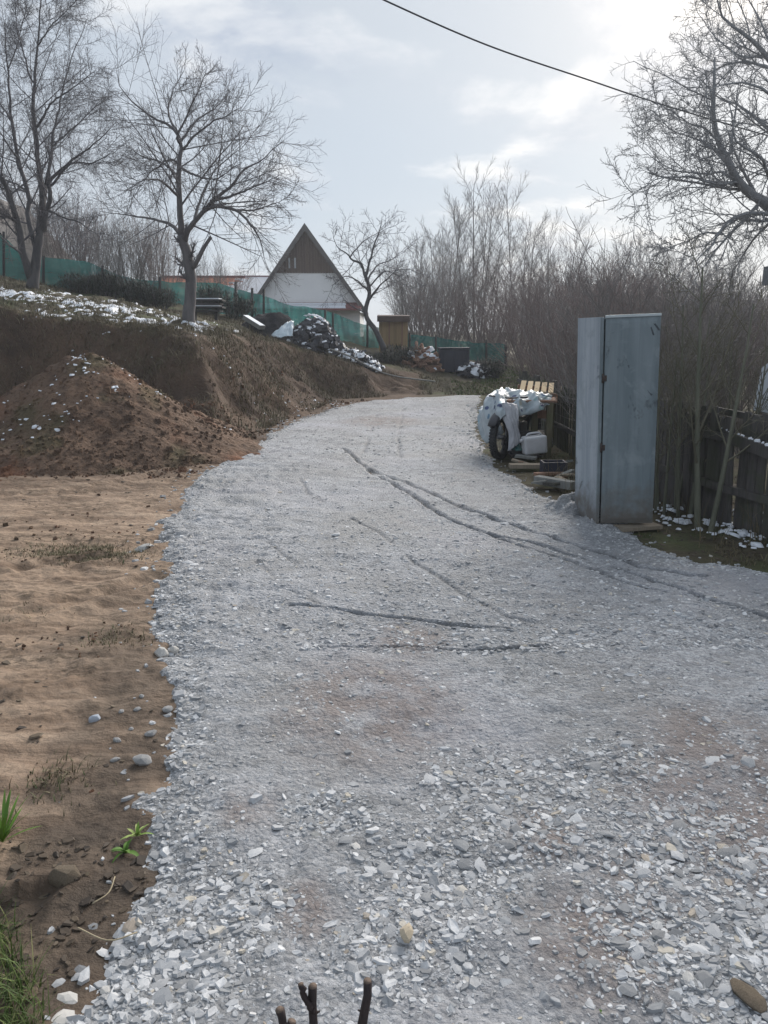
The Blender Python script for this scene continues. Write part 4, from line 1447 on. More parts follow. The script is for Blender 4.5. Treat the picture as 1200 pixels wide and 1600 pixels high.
# --- multi-stemmed tree at the left edge
Y1 = 23.0
tr = [px_guide([(50, 455, 0, 0.1778), (54, 425, 0, 0.1482), (58, 395, 0, 0.1245), (62, 360, 0, 0.1008), (66, 320, 0, 0.0889), (70, 290, 0, 0.0771)], Y1)]
lb = [px_guide(r, Y1) for r in (
    [(50, 440, 0, 0.1126), (38, 400, -0.3, 0.0978), (28, 350, -0.5, 0.0830), (14, 300, -0.8, 0.0711), (-5, 265, -1.2, 0.0534), (-35, 200, -1.6, 0.0296), (-60, 120, -2, 0.0119)],
    [(58, 400, 0, 0.0889), (46, 350, 0.4, 0.0711), (42, 300, 0.7, 0.0622), (30, 250, 0.9, 0.0534), (18, 180, 1.0, 0.0385), (12, 110, 1.1, 0.0237), (8, 30, 1.2, 0.0107)],
    [(66, 330, 0, 0.0830), (60, 270, -0.2, 0.0682), (56, 200, -0.3, 0.0534), (54, 130, -0.4, 0.0385), (60, 60, -0.5, 0.0237), (68, -20, -0.6, 0.0119)],
    [(68, 360, 0, 0.0771), (78, 310, -0.4, 0.0593), (76, 285, -0.6, 0.0504), (95, 265, -0.9, 0.0385), (125, 240, -1.2, 0.0267), (150, 220, -1.5, 0.0166), (182, 190, -1.8, 0.0059)],
    [(72, 290, 0, 0.0504), (80, 220, 0.6, 0.0356), (92, 160, 1.1, 0.0249), (112, 100, 1.5, 0.0154), (135, 30, 1.8, 0.0071)],
    [(76, 330, -0.2, 0.0356), (95, 338, -0.8, 0.0267), (118, 345, -1.2, 0.0178), (140, 358, -1.5, 0.0089), (155, 370, -1.6, 0.0041)],
    [(80, 290, -0.5, 0.0356), (110, 258, -1.2, 0.0249), (145, 255, -1.8, 0.0154), (178, 240, -2.2, 0.0059)],
    [(56, 200, -0.3, 0.0356), (80, 165, -0.9, 0.0249), (110, 140, -1.3, 0.0154), (150, 110, -1.6, 0.0059)],
    [(18, 190, 1.0, 0.0296), (-5, 150, 1.3, 0.0201), (-30, 90, 1.6, 0.0089)],
    [(30, 250, 0.9, 0.0326), (12, 225, 0.3, 0.0225), (-10, 190, -0.2, 0.0119), (-30, 150, -0.5, 0.0059)],
    [(54, 130, -0.4, 0.0296), (38, 90, 0.2, 0.0201), (28, 40, 0.5, 0.0119), (22, -20, 0.8, 0.0059)],
    [(60, 70, -0.5, 0.0207), (85, 35, -0.9, 0.0130), (115, 5, -1.2, 0.0071), (135, -25, -1.4, 0.0036)],
    [(12, 110, 1.1, 0.0207), (30, 60, 0.9, 0.0130), (42, 10, 0.8, 0.0071)],
    [(28, 350, -0.5, 0.0474), (8, 335, -1.0, 0.0356), (-15, 328, -1.4, 0.0237), (-40, 310, -1.8, 0.0119)],
    [(42, 300, 0.7, 0.0356), (20, 285, 1.4, 0.0249), (0, 280, 1.9, 0.0178), (-30, 260, 2.4, 0.0071)],
    [(80, 230, 0.6, 0.0267), (120, 195, 1.2, 0.0178), (150, 165, 1.6, 0.0107), (175, 150, 1.8, 0.0048)])]
lv = [(18, 0.12, 1.0, (0.45, 1.1), 0.40, 0.30, 0.34, 8, (0, 0, 0.25), 0.05, 0.0062, 5),
      (10, 0.12, 1.0, (0.45, 1.1), 0.50, 0.35, 0.48, 6, (0, 0, 0.12), 0.07, 0.0040, 4),
      (10, 0.10, 1.0, (0.5, 1.2), 0.60, 0.3, 0.65, 4, (0, 0, 0.05), 0.09, 0.0028, 3)]
photo_tree('bare_tree', 'tall dark leafless tree with several stems at the left edge', 'tree', P(50, 455, Y1), tr, lb, lv, M['bark_dark'], M['twig_dark'], 42)

# --- walnut reaching in from the right
YW = 10.2
bw = np.array((6.9, 11.0, 0.05))
tr = [[(*bw, 0.30), (6.85, 11.0, 0.9, 0.25), (6.7, 10.9, 1.9, 0.22), (*P(1330, 420, 10.7), 0.19), (*P(1338, 310, 10.7), 0.15), (*P(1330, 200, 10.7), 0.11), (*P(1318, 90, 10.6), 0.07), (*P(1310, -40, 10.5), 0.03)]]
lb = [px_guide(r, YW) for r in (
    [(1330, 420, 0.5, 0.1032), (1260, 360, 0.2, 0.0789), (1200, 322, 0, 0.0637), (1156, 285, -0.2, 0.0497), (1131, 240, -0.3, 0.0400), (1119, 195, -0.3, 0.0303), (1116, 150, -0.3, 0.0218), (1117, 90, -0.3, 0.0110)],
    [(1210, 335, 0, 0.0364), (1169, 305, 0.3, 0.0282), (1143, 270, 0.6, 0.0223), (1116, 235, 0.9, 0.0165), (1086, 215, 1.2, 0.0112), (1042, 200, 1.5, 0.0058), (1011, 170, 1.7, 0.0029)],
    [(1240, 340, 0.1, 0.0340), (1196, 335, -0.5, 0.0252), (1160, 335, -0.9, 0.0204), (1134, 355, -1.2, 0.0161), (1112, 385, -1.4, 0.0107), (1087, 410, -1.6, 0.0049)],
    [(1145, 275, -0.2, 0.0214), (1121, 270, 0.3, 0.0155), (1086, 272, 0.8, 0.0117), (1042, 262, 1.2, 0.0073), (1011, 240, 1.5, 0.0044), (991, 215, 1.7, 0.0024)],
    [(1156, 290, -0.1, 0.0194), (1121, 285, -0.7, 0.0146), (1077, 278, -1.2, 0.0097), (1024, 285, -1.6, 0.0053), (980, 310, -1.9, 0.0024)],
    [(1330, 300, 0.5, 0.0631), (1280, 180, 0.2, 0.0485), (1220, 110, 0, 0.0349), (1191, 85, -0.1, 0.0267), (1156, 52, -0.3, 0.0185), (1128, 22, -0.5, 0.0117), (1119, -20, -0.6, 0.0058)],
    [(1240, 140, 0, 0.0267), (1187, 100, 0.6, 0.0185), (1138, 100, 1.1, 0.0126), (1099, 125, 1.4, 0.0073), (1077, 165, 1.6, 0.0034)],
    [(1337, 330, 0.5, 0.0560), (1260, 260, 0.2, 0.0364), (1200, 200, 0.6, 0.0243), (1165, 170, 1.0, 0.0165), (1121, 150, 1.3, 0.0097), (1077, 110, 1.6, 0.0039)],
    [(1128, 225, -0.3, 0.0146), (1103, 200, -0.8, 0.0107), (1072, 190, -1.1, 0.0068), (1024, 160, -1.3, 0.0029)],
    [(1336, 370, 0.5, 0.0560), (1240, 300, 0.1, 0.0315), (1200, 270, -0.6, 0.0204), (1169, 240, -1.1, 0.0136), (1147, 200, -1.4, 0.0078), (1138, 150, -1.6, 0.0039)],
    [(1130, 365, -1.2, 0.0117), (1099, 365, -1.0, 0.0087), (1068, 380, -0.9, 0.0053), (1033, 390, -0.8, 0.0024)],
    [(1191, 90, 0, 0.0165), (1156, 85, 0.5, 0.0117), (1121, 60, 0.9, 0.0068), (1090, 20, 1.1, 0.0029)],
    [(1230, 330, 0.1, 0.0267), (1200, 350, 0.6, 0.0194), (1169, 385, 1.0, 0.0126), (1147, 420, 1.3, 0.0058), (1138, 445, 1.4, 0.0029)],
    [(1334, 250, 0.5, 0.0460), (1260, 200, 0.1, 0.0292), (1215, 160, -0.6, 0.0194), (1178, 135, -1.0, 0.0126), (1138, 130, -1.3, 0.0068), (1103, 150, -1.5, 0.0034)],
    [(1322, 140, 0.5, 0.0620), (1300, 100, 0.2, 0.0388), (1240, 30, 0, 0.0243), (1200, -20, -0.2, 0.0146), (1174, -60, -0.3, 0.0073)],
    [(1220, 110, 0, 0.0170), (1191, 40, 0.7, 0.0117), (1165, -10, 1.0, 0.0068), (1147, -50, 1.2, 0.0039)])]
lv = [(15, 0.25, 1.0, (0.5, 1.15), 0.36, 0.30, 0.40, 7, (0, 0, 0.12), 0.10, 0.0042, 5),
      (9, 0.12, 1.0, (0.5, 1.15), 0.44, 0.30, 0.58, 5, (0, 0, 0.18), 0.13, 0.0032, 4),
      (7, 0.15, 1.0, (0.5, 1.15), 0.40, 0.25, 0.8, 3, (0, 0, 0.25), 0.12, 0.0027, 3)]
photo_tree('walnut_tree', 'large leafless tree with knobbly grey branches reaching in from the right', 'tree', bw, tr, lb, lv, M['bark_walnut'], M['twig_walnut'], 43, 0.006)

# --- crooked little tree in front of the ochre shed
YS = 27.0
tr = [px_guide([(600, 548, 0, 0.1150), (590, 522, 0, 0.0924), (572, 490, 0, 0.0792), (577, 455, 0, 0.0660), (570, 425, 0, 0.0561)], YS)]
lb = [px_guide(r, YS) for r in (
    [(573, 440, 0, 0.0495), (566, 415, 0, 0.0396), (550, 405, -0.3, 0.0330), (543, 398, -0.4, 0.0231), (528, 385, -0.7, 0.0132), (518, 360, -0.9, 0.0053)],
    [(572, 430, 0, 0.0462), (580, 400, 0.3, 0.0330), (588, 375, 0.5, 0.0231), (597, 345, 0.7, 0.0079)],
    [(546, 402, -0.3, 0.0264), (560, 385, 0.2, 0.0185), (580, 370, 0.5, 0.0106), (610, 355, 0.8, 0.0046)],
    [(574, 470, 0, 0.0396), (590, 450, -0.6, 0.0277), (600, 440, -0.9, 0.0198), (618, 425, -1.2, 0.0106), (640, 420, -1.4, 0.0046)],
    [(575, 455, 0, 0.0330), (560, 440, -0.7, 0.0238), (540, 432, -1.3, 0.0145), (520, 445, -1.7, 0.0066)],
    [(573, 440, 0, 0.0330), (590, 415, 1, 0.0224), (612, 405, 1.5, 0.0119), (635, 385, 1.8, 0.0053)],
    [(576, 450, 0, 0.0330), (600, 425, 0.4, 0.0198), (625, 432, 0.8, 0.0106), (645, 450, 1.0, 0.0053)])]
lv = [(11, 0.15, 1.0, (0.5, 1.2), 0.50, 0.30, 0.36, 7, (0, 0, 0.25), 0.08, 0.008, 4),
      (7, 0.15, 1.0, (0.5, 1.1), 0.48, 0.30, 0.5, 5, (0, 0, 0.15), 0.09, 0.0055, 3),
      (4, 0.2, 1.0, (0.4, 1.0), 0.5, 0.30, 0.7, 3, (0, 0, 0.1), 0.08, 0.004, 3)]
photo_tree('bare_tree', 'small crooked leafless tree before the ochre shed', 'tree', P(598, 548, YS), tr, lb, lv, M['bark_dark'], M['twig_dark'], 44)


def local_tree(seed, height, nstem, spread, lev, bark, twig, stem_r, name='trunk', wig=0.012, bow=0.25):
    """upright tree or shrub at the origin: returns list of (part name, mesh)"""
    rng = np.random.default_rng(seed)
    P0, R0 = [], []
    for i in range(nstem):
        az = i / nstem * 6.28 + rng.uniform(-0.5, 0.5)
        sp = spread * rng.uniform(0.3, 1.0) if nstem > 1 else 0.03
        h = height * rng.uniform(0.72, 1.0) if i else height
        t = np.linspace(0, 1, 12)
        rad = h * math.tan(sp) * (t ** (1 - bow))
        p_ = np.stack([np.cos(az) * rad, np.sin(az) * rad, h * t * 1.0], -1) + np.cumsum(rng.normal(0, wig * h / 6, (12, 3)), 0) * t[:, None]
        p_[:, :2] += np.array((math.cos(az), math.sin(az))) * 0.03 * min(nstem, 8)
        p_[0, 2] = -0.1
        P0.append(p_)
        R0.append(stem_r * rng.uniform(0.65, 1.0) * (1 - 0.9 * t) + 0.004)
    pp, pr = np.array(P0), np.array(R0)
    meshes = []
    V, Q = tubes(pp, pr, 6)
    meshes.append((name, make_mesh(name, V, Q, True, None, bark)))
    out = []
    cp, cr = pp, pr
    for (k, t0, t1, ang, Lm, lr, rr, n, up, wg, rmin, sides) in lev:
        L = np.linalg.norm(np.diff(cp, axis=1), axis=2).sum(1) * Lm
        cp, cr = grow(cp, cr, k, t0, t1, ang, L, lr, rr, n, up, wg, rng, rmin)
        out.append(tubes(cp, cr, sides))
    V, Q = catn(out)
    meshes.append(('crown', make_mesh('crown', V, Q, True, None, twig)))
    return meshes


def place(meshes, name, label, cat, loc, scale, rz, group=None):
    root = thing(name, label, cat, tuple(loc), rz, group)
    root.scale = scale if isinstance(scale, tuple) else (scale,) * 3
    for nm, me in meshes:
        link(nm, me, root)
    return root


# tall trees behind the drive: fan shaped crowns
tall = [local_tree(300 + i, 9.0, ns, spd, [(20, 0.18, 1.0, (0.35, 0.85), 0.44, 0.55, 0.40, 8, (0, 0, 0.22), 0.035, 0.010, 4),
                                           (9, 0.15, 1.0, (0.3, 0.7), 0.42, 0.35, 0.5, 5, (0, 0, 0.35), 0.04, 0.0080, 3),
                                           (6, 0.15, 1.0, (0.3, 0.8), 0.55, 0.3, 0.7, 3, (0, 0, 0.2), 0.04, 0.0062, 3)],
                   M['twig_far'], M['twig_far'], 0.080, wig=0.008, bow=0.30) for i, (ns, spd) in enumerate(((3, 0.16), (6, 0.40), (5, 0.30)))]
for px, top, Y, v, sx_, lab in ((690, 345, 44, 1, 1.05, 'broad fan shaped bare tree left of the taller pair behind the drive'),
                                (742, 300, 46, 2, 0.95, 'tall bare tree with forked stems, left one of the highest pair'),
                                (812, 296, 45, 0, 1.0, 'tall bare tree with straight stem, right one of the highest pair'),
                                (862, 348, 43, 1, 0.85, 'bare tree with leaning stems just right of the highest pair'),
                                (655, 372, 47, 2, 0.9, 'leftmost bare tree of the row, close to the crooked little tree'),
                                (980, 372, 42, 1, 1.0, 'bare tree behind the top of the metal cabinet'),
                                (925, 400, 48, 2, 1.0, 'low bare tree in the gap between the highest pair and the cabinet'),
                                (1045, 392, 40, 2, 1.1, 'bare tree rising just right of the metal cabinet'),
                                (1120, 398, 38, 1, 1.1, 'bare tree below the lowest limb of the walnut')):
    g = P(px, 560, Y)
    gz_ = float(up_height(np.array([g[0]]), np.array([Y]))[0])
    ht = P(px, top, Y)[2] - gz_
    s_ = ht / 9.3
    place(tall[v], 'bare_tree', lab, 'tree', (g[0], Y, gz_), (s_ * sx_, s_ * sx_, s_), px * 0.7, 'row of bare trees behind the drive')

# thicket shrubs
SHL = [(9, 0.12, 1.0, (0.3, 0.8), 0.42, 0.4, 0.5, 6, (0, 0, 0.35), 0.07, 0.006, 3), (7, 0.12, 1.0, (0.3, 0.9), 0.48, 0.3, 0.65, 4, (0, 0, 0.2), 0.08, 0.0045, 3)]
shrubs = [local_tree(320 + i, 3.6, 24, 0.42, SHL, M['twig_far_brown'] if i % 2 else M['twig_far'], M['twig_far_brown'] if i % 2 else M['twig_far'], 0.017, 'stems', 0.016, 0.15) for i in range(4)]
rng = np.random.default_rng(51)
ORD = ['leftmost', 'second from left', 'third from left', 'fourth from left', 'fifth from left', 'sixth from left', 'seventh from left', 'eighth from left', 'ninth from left', 'tenth from left', 'eleventh from left', 'twelfth from left', 'thirteenth from left']
for Y, x0, x1, step, h0, lab, grp in ((38, 640, 1210, 56, 3.5, 'tall bare bush in the far thicket under the trees', 'far thicket bushes'),
                                      (32, 640, 1215, 50, 2.9, 'dense bare bush in the middle of the brown thicket', 'middle thicket bushes'),
                                      (24, 850, 1230, 60, 3.1, 'reddish brown bare bush in the thicket behind the fence', 'near thicket bushes'),
                                      (17, 880, 1240, 66, 2.6, 'tangled bare bush close behind the picket fence', 'bushes behind the picket fence'),
                                      (12, 960, 1240, 75, 2.25, 'low tangled bush between cabinet and shed', 'low bushes by the shed')):
    for io, px in enumerate(np.arange(x0, x1, step)):
        pxx = px + rng.uniform(-18, 18)
        yy = Y + rng.uniform(-1.5, 1.5)
        g = P(pxx, 560, yy)
        s_ = h0 / 3.6 * rng.uniform(0.85, 1.18) * (1.12 if px > 900 and Y > 30 else 1.0)
        z0 = float(terrain(np.array([g[0]]), np.array([yy]))[0][0])
        place(shrubs[rng.integers(4)], 'bare_bush', lab + ', ' + ORD[io], 'bush', (g[0], yy, z0), (s_ * rng.uniform(1.0, 1.35), s_ * rng.uniform(1.0, 1.35), s_), rng.uniform(0, 6.28), grp)
# brush behind the net on the left
for io, (px, Y, h) in enumerate(sorted(((92, 31, 3.0), (120, 30, 3.2), (150, 31, 3.0), (178, 30, 2.4), (205, 29, 2.6), (235, 30, 3.0), (262, 29, 2.6), (330, 31, 2.2), (60, 32, 3.0), (20, 33, 3.4), (365, 33, 1.8)))):
    g = P(px, 470, Y)
    z0 = float(terrain(np.array([g[0]]), np.array([Y]))[0][0])
    s_ = h / 3.6
    place(shrubs[rng.integers(4)], 'bare_bush', 'bare twiggy bush behind the green net on the left slope, ' + ORD[io], 'bush', (g[0], Y, z0), (s_, s_, s_), rng.uniform(0, 6.28), 'bushes behind the left net')


# dense dark hedge in front of the left net
def dense_bush(seed, h, n=2600, r=0.9):
    g = np.random.default_rng(seed)
    u = g.normal(size=(n, 3))
    u /= np.linalg.norm(u, axis=1, keepdims=True)
    rr = g.random(n) ** 0.4
    lump = 1 + 0.25 * np.sin(u[:, 0] * 5 + seed) * np.cos(u[:, 2] * 4 + seed)
    pos = u * rr[:, None] * lump[:, None] * np.array((r, r * 0.8, h * 0.5)) + np.array((0, 0, h * 0.48))
    V, Q, k_ = blades(pos, g.uniform(0.10, 0.30, n), g.uniform(0.006, 0.016, n), g, 1.6, 2)
    foliage = make_mesh('foliage', V, Q, True, {'tint': np.repeat(g.random(n), k_)}, M['evergreen'])
    tw = local_tree(seed + 9, h * 1.1, 12, 0.5, SHL[:1], M['twig_dark'], M['twig_dark'], 0.02, 'stems')
    return [('foliage', foliage)] + tw


hedge = [dense_bush(340 + i, 1.25) for i in range(3)]
for i, (px, py, Y, s_, lab) in enumerate(((130, 482, 25.5, 0.8, 'dark scrubby bush next to the stems of the left tree'), (172, 488, 25.5, 0.75, 'second dark scrubby bush right of the left tree'),
                                         (214, 492, 25.3, 0.75, 'dark scrubby bush midway between the two big trees'), (250, 495, 25.2, 0.72, 'dark scrubby bush just left of the twisted trunk'),
                                         (330, 488, 26.5, 0.8, 'dark scrubby bush behind the twisted trunk above the board stack'), (372, 490, 27, 0.75, 'dark scrubby bush right of the board stack'))):
    g = P(px, py, Y)
    z0 = float(terrain(np.array([g[0]]), np.array([Y]))[0][0])
    place(hedge[i % 3], 'dark_bush', lab, 'bush', (g[0], Y, z0 - 0.05), (s_ * 1.05, s_, s_ * (0.7 + 0.3 * ((i * 37) % 10) / 10)), i * 1.3)
for i, (px, Y, s_, lab) in enumerate(((625, 27.3, 0.72, 'dark low bush at the foot of the ochre shed'), (765, 27.5, 0.78, 'dark low bush right of the navy tank'), (600, 26.4, 0.5, 'small dark bush by the crooked tree foot'))):
    g = P(px, 570, Y)
    z0 = float(terrain(np.array([g[0]]), np.array([Y]))[0][0])
    place(hedge[i % 3], 'dark_bush', lab, 'bush', (g[0], Y, z0 - 0.05), (s_ * 1.2, s_, s_ * 0.75), i * 1.9)

# slim saplings in front of the dark fence
SPL = [(9, 0.25, 1.0, (0.35, 0.8), 0.40, 0.4, 0.5, 6, (0, 0, 0.35), 0.08, 0.0045, 4), (6, 0.2, 1.0, (0.4, 0.9), 0.42, 0.3, 0.6, 4, (0, 0, 0.2), 0.09, 0.0032, 3), (3, 0.2, 1.0, (0.4, 0.9), 0.5, 0.3, 0.8, 3, (0, 0, 0.1), 0.09, 0.0025, 3)]
for px, py, nst, h, rr, lab, sd_ in ((1100, 828, 2, 2.35, 0.034, 'straight greenish sapling standing before the dark fence', 1), (1068, 805, 3, 2.0, 0.020, 'thin forked sapling between cabinet and straight sapling', 2),
                                    (1040, 800, 4, 1.9, 0.014, 'bundle of thin shoots right beside the metal cabinet', 3), (1150, 800, 5, 1.7, 0.013, 'thin leaning shoots by the right end of the dark fence', 4)):
    g = GP(px, py)
    place(local_tree(360 + sd_, h, nst, 0.16, SPL, M['bark_olive'], M['twig_olive'], rr, 'trunk', 0.012), 'sapling', lab, 'sapling', (g[0], g[1], TH(g[:1], g[1:2])[0]), 1.0, sd_ * 2.1)

# ------------------------------------------------------------------ grey metal cabinet
C = GP(932, 827)
zc = 0.055
cab = thing('metal_cabinet', 'tall grey metal cabinet with its door ajar beside the gravel', 'cabinet', (C[0], C[1], zc), math.radians(12))
cab.rotation_euler = (0, math.radians(-2.3), math.radians(12))
HC, WC, DC, T = 1.83, 0.46, 0.46, 0.004
# local frame: corner at origin, +x along the front opening, +y along the side to the back
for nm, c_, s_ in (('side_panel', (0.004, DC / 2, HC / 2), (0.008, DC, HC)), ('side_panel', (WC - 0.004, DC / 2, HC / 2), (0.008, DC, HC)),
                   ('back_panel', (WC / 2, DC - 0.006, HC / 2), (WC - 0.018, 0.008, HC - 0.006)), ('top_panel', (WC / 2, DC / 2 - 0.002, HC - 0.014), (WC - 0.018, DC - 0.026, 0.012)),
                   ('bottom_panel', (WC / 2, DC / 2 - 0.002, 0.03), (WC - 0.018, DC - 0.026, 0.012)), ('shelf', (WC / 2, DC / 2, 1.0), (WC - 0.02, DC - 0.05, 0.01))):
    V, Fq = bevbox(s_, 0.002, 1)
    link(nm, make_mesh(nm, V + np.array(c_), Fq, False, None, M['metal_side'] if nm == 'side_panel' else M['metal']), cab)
# rolled flange on the visible front edge of the side
for z0_, z1_ in ((0.0, HC),):
    V, Fq = bevbox((0.022, 0.028, HC), 0.005, 2)
    link('corner_flange', make_mesh('corner_flange', V + np.array((0.004, -0.002, HC / 2)), Fq, False, None, M['metal']), cab)
door = link('door', None, cab, (0.024, -0.022, 0), (0, 0, math.radians(-20)))


def dished(w, h, th, nx=14, nz=40, dent=0.006):
    x, z = np.meshgrid(np.linspace(0, w, nx), np.linspace(0, h, nz))
    e = np.minimum(np.minimum(x, w - x), np.minimum(z, h - z))
    y = -0.012 * sst(e, 0.0, 0.012) + dent * fbm(x * 3, z * 2, 3, 95) * sst(e, 0.02, 0.1)
    Vf = np.stack([x, y, z], -1).reshape(-1, 3)
    Vb = Vf.copy()
    Vb[:, 1] = th
    Fq = [tuple(q) for q in grid_faces(nz, nx)]
    n_ = len(Vf)
    Fq += [tuple(i + n_ for i in q[::-1]) for q in Fq]
    rim = [i for i in range(nx)] + [i * nx + nx - 1 for i in range(1, nz)] + [(nz - 1) * nx + i for i in range(nx - 2, -1, -1)] + [i * nx for i in range(nz - 2, 0, -1)]
    for a, b in zip(rim, rim[1:] + rim[:1]):
        Fq.append((b, a, a + n_, b + n_))
    return np.vstack([Vf, Vb]), Fq


me_door = make_mesh('door', *dished(0.455, HC - 0.01, 0.016), False, None, M['metal'])
bpy.data.objects.remove(door)
door = link('door', me_door, cab, (0.026, -0.020, 0.005), (0, 0, math.radians(-20)))
V, Fq = bevbox((0.46, 0.030, 0.022), 0.004, 2)
link('door_lip', make_mesh('door_lip', V + np.array((0.228, 0.0, HC - 0.002)), Fq, False, None, M['metal_light']), door)
for i, (xa, za, xb, zb_) in enumerate(((0.18, 1.46, 0.19, 1.43), (0.195, 1.41, 0.235, 1.33), (0.235, 1.33, 0.275, 1.25), (0.25, 1.21, 0.262, 1.20), (0.33, 1.16, 0.35, 1.13), (0.36, 1.20, 0.40, 1.15), (0.37, 1.72, 0.40, 1.66), (0.40, 1.75, 0.44, 1.70), (0.30, 1.70, 0.31, 1.69))):
    V, Fq = beam((xa, -0.0135, za), (xb, -0.0135, zb_), 0.003, random.uniform(0.005, 0.014))
    V = V + RNG.normal(0, 0.004, V.shape) * np.array((1, 0.2, 1))
    link('scrape_mark', make_mesh('scrape_mark', V, Fq, False, None, M['scrape']), door)
for zh in (1.31, 0.70):
    V, Fq = tube1([(0, 0, -0.04), (0, 0, 0.04)], 0.009, 10)
    hg = link('hinge', make_mesh('hinge', V, Fq, True, None, M['hinge']), cab, (0.012, -0.024, zh))
    V, Fq = bevbox((0.035, 0.004, 0.05), 0.001, 1)
    link('hinge_leaf', make_mesh('hinge_leaf', V + np.array((0.02, -0.008, 0)), Fq, False, None, M['hinge']), hg)


def plank(name, a, b, w, t, mat, label, cat='plank', group=None):
    V, Fq = beam(a, b, w, t)
    c = V.mean(0)
    o = link(name, make_mesh(name, V - c, Fq, False, None, mat), None, tuple(c))
    return tag(o, label, cat, group)


q = GP(968, 829)
plank('plank', (q[0] - 0.03, q[1] - 0.06, 0.035), (q[0] + 0.36, q[1] + 0.06, 0.035), 0.16, 0.032, M['plank'], 'wooden plank lying under the front of the metal cabinet')

# ------------------------------------------------------------------ picket fence along the right side
FL = [(3.55, 5.7), (3.34, 6.5), (3.05, 7.6), (2.86, 9.2), (2.78, 11.0), (2.78, 13.5), (2.95, 17.0)]
fpts = np.array(FL)


def fence_at(s):
    L = np.concatenate([[0], np.cumsum(np.hypot(*np.diff(fpts, axis=0).T))])
    return np.array((np.interp(s, L, fpts[:, 0]), np.interp(s, L, fpts[:, 1]))), L


TOT = fence_at(0)[1][-1]
fence = thing('picket_fence', 'dark weathered picket fence running back along the right side', 'fence', (3.55, 5.7, 0))
s = 0.0
while s < TOT:
    p_, L = fence_at(s)
    p2, _ = fence_at(min(s + 0.02, TOT))
    dv = (p2 - p_) if s < TOT - 0.03 else np.array((0, 1e-3))
    dv = dv / np.linalg.norm(dv)
    y_ = p_[1]
    near = y_ < 8.8
    w = random.uniform(0.085, 0.125) if near else random.uniform(0.035, 0.055)
    h = (random.uniform(0.98, 1.12) if near else random.uniform(0.88, 1.02)) + (0.05 if y_ < 6.8 else 0)
    zg = float(TH(np.array([p_[0]]), np.array([p_[1]]))[0])
    nrm_ = np.array((-dv[1], dv[0]))
    lean = np.array((dv[0] * random.gauss(0, 0.03), dv[1] * random.gauss(0, 0.03), 0)) + np.array((*nrm_ * random.gauss(0.03, 0.015), 0))
    a3 = np.array((*p_, zg - 0.05))
    b3 = np.array((*p_, zg + h)) + lean
    d3, n3 = np.array((*dv, 0)), np.array((*nrm_, 0))
    V = []
    th = 0.018
    for e, ww in ((a3, w), (b3 - (0, 0, 0.03), w * random.uniform(0.85, 1)), (b3, w * (0.5 if near else 0.3))):
        for i, j in ((-1, -1), (1, -1), (1, 1), (-1, 1)):
            V.append(e + d3 * i * ww / 2 + n3 * j * th / 2)
    Fq = [(3, 2, 1, 0), (8, 9, 10, 11)]
    for r0_ in (0, 4):
        for i in range(4):
            Fq.append((r0_ + i, r0_ + (i + 1) % 4, r0_ + 4 + (i + 1) % 4, r0_ + 4 + i))
    part('picket', (np.array(V), Fq), M['fence_dark'] if near else M['fence_grey'], fence, False)
    s += w + (random.uniform(0.004, 0.02) if near else random.uniform(0.045, 0.075))
for h in (0.35, 0.80):
    ss = np.linspace(0, TOT, 8)
    for a_, b_ in zip(ss[:-1], ss[1:]):
        pa, pb = fence_at(a_)[0], fence_at(b_)[0]
        dv = (pb - pa) / np.linalg.norm(pb - pa)
        nn = np.array((-dv[1], dv[0])) * 0.045
        V, Fq = beam((*(pa + nn), h + random.gauss(0, 0.012)), (*(pb + nn), h + random.gauss(0, 0.012)), 0.04, 0.07)
        rl = part('rail', (V, Fq), M['fence_dark'], fence, False)
for a_ in np.linspace(0.1, TOT - 0.1, 7):
    pa = fence_at(a_)[0]
    V, Fq = beam((pa[0] + 0.09, pa[1], -0.1), (pa[0] + 0.09, pa[1], 1.0), 0.09, 0.09)
    part('post', (V, Fq), M['fence_dark'], fence, False)

# leaning rail with snow on it, in front of the near fence section
ra, rb = P(1122, 676, 7.3), P(1215, 712, 6.1)
rail = thing('leaning_board', 'dark board with snow along its top edge leaning on the fence', 'board', tuple(ra))
V, Fq = beam(ra, rb, 0.045, 0.10)
part('board', (V, Fq), M['fence_dark'], rail, False)
rng = np.random.default_rng(61)
n_ = 26
t = np.sort(rng.random(n_))[:, None]
pos = ra + (rb - ra) * t + np.array((0, 0, 0.056))
V, Q = chip_mesh(pos, rng.uniform(0.012, 0.035, n_), np.full(n_, 0.5), rng)
tag(part('snow_crust', (V, Q), M['snow'], rail), kind='stuff')
V, Fq = beam(P(1118, 640, 7.9), P(1225, 662, 6.6), 0.04, 0.06)
tag(part('top_board', (V, Fq), M['fence_dark'], None, False), 'upper dark board nailed along the fence top at the right', 'board')
snow_spots = [(1020, 640, 9.5), (1030, 641, 9.4), (1046, 640, 9.2), (1060, 640, 9.2), (1072, 641, 9.1), (1116, 632, 8.0), (1122, 634, 8.0), (1137, 636, 7.9), (1150, 637, 7.9), (1030, 670, 8.4), (1045, 671, 8.4), (1058, 668, 8.4), (1066, 676, 8.3), (1070, 684, 8.3)]

# pale panel leaning behind the fence at the right edge
A_, B_, C_, D_ = P(1177, 640, 7.9), P(1240, 655, 7.6), P(1250, 530, 8.1), P(1190, 575, 8.2)
V = np.array([A_, B_, C_, D_])
nn = np.cross(V[1] - V[0], V[3] - V[0])
nn /= np.linalg.norm(nn)
V = np.vstack([V, V - nn * 0.03])
tag(part('leaning_sheet', (V, [(0, 1, 2, 3), (7, 6, 5, 4), (0, 4, 5, 1), (1, 5, 6, 2), (2, 6, 7, 3), (3, 7, 4, 0)]), M['panel_pale'], None, False), 'pale grey panel leaning behind the fence at the right edge', 'panel')

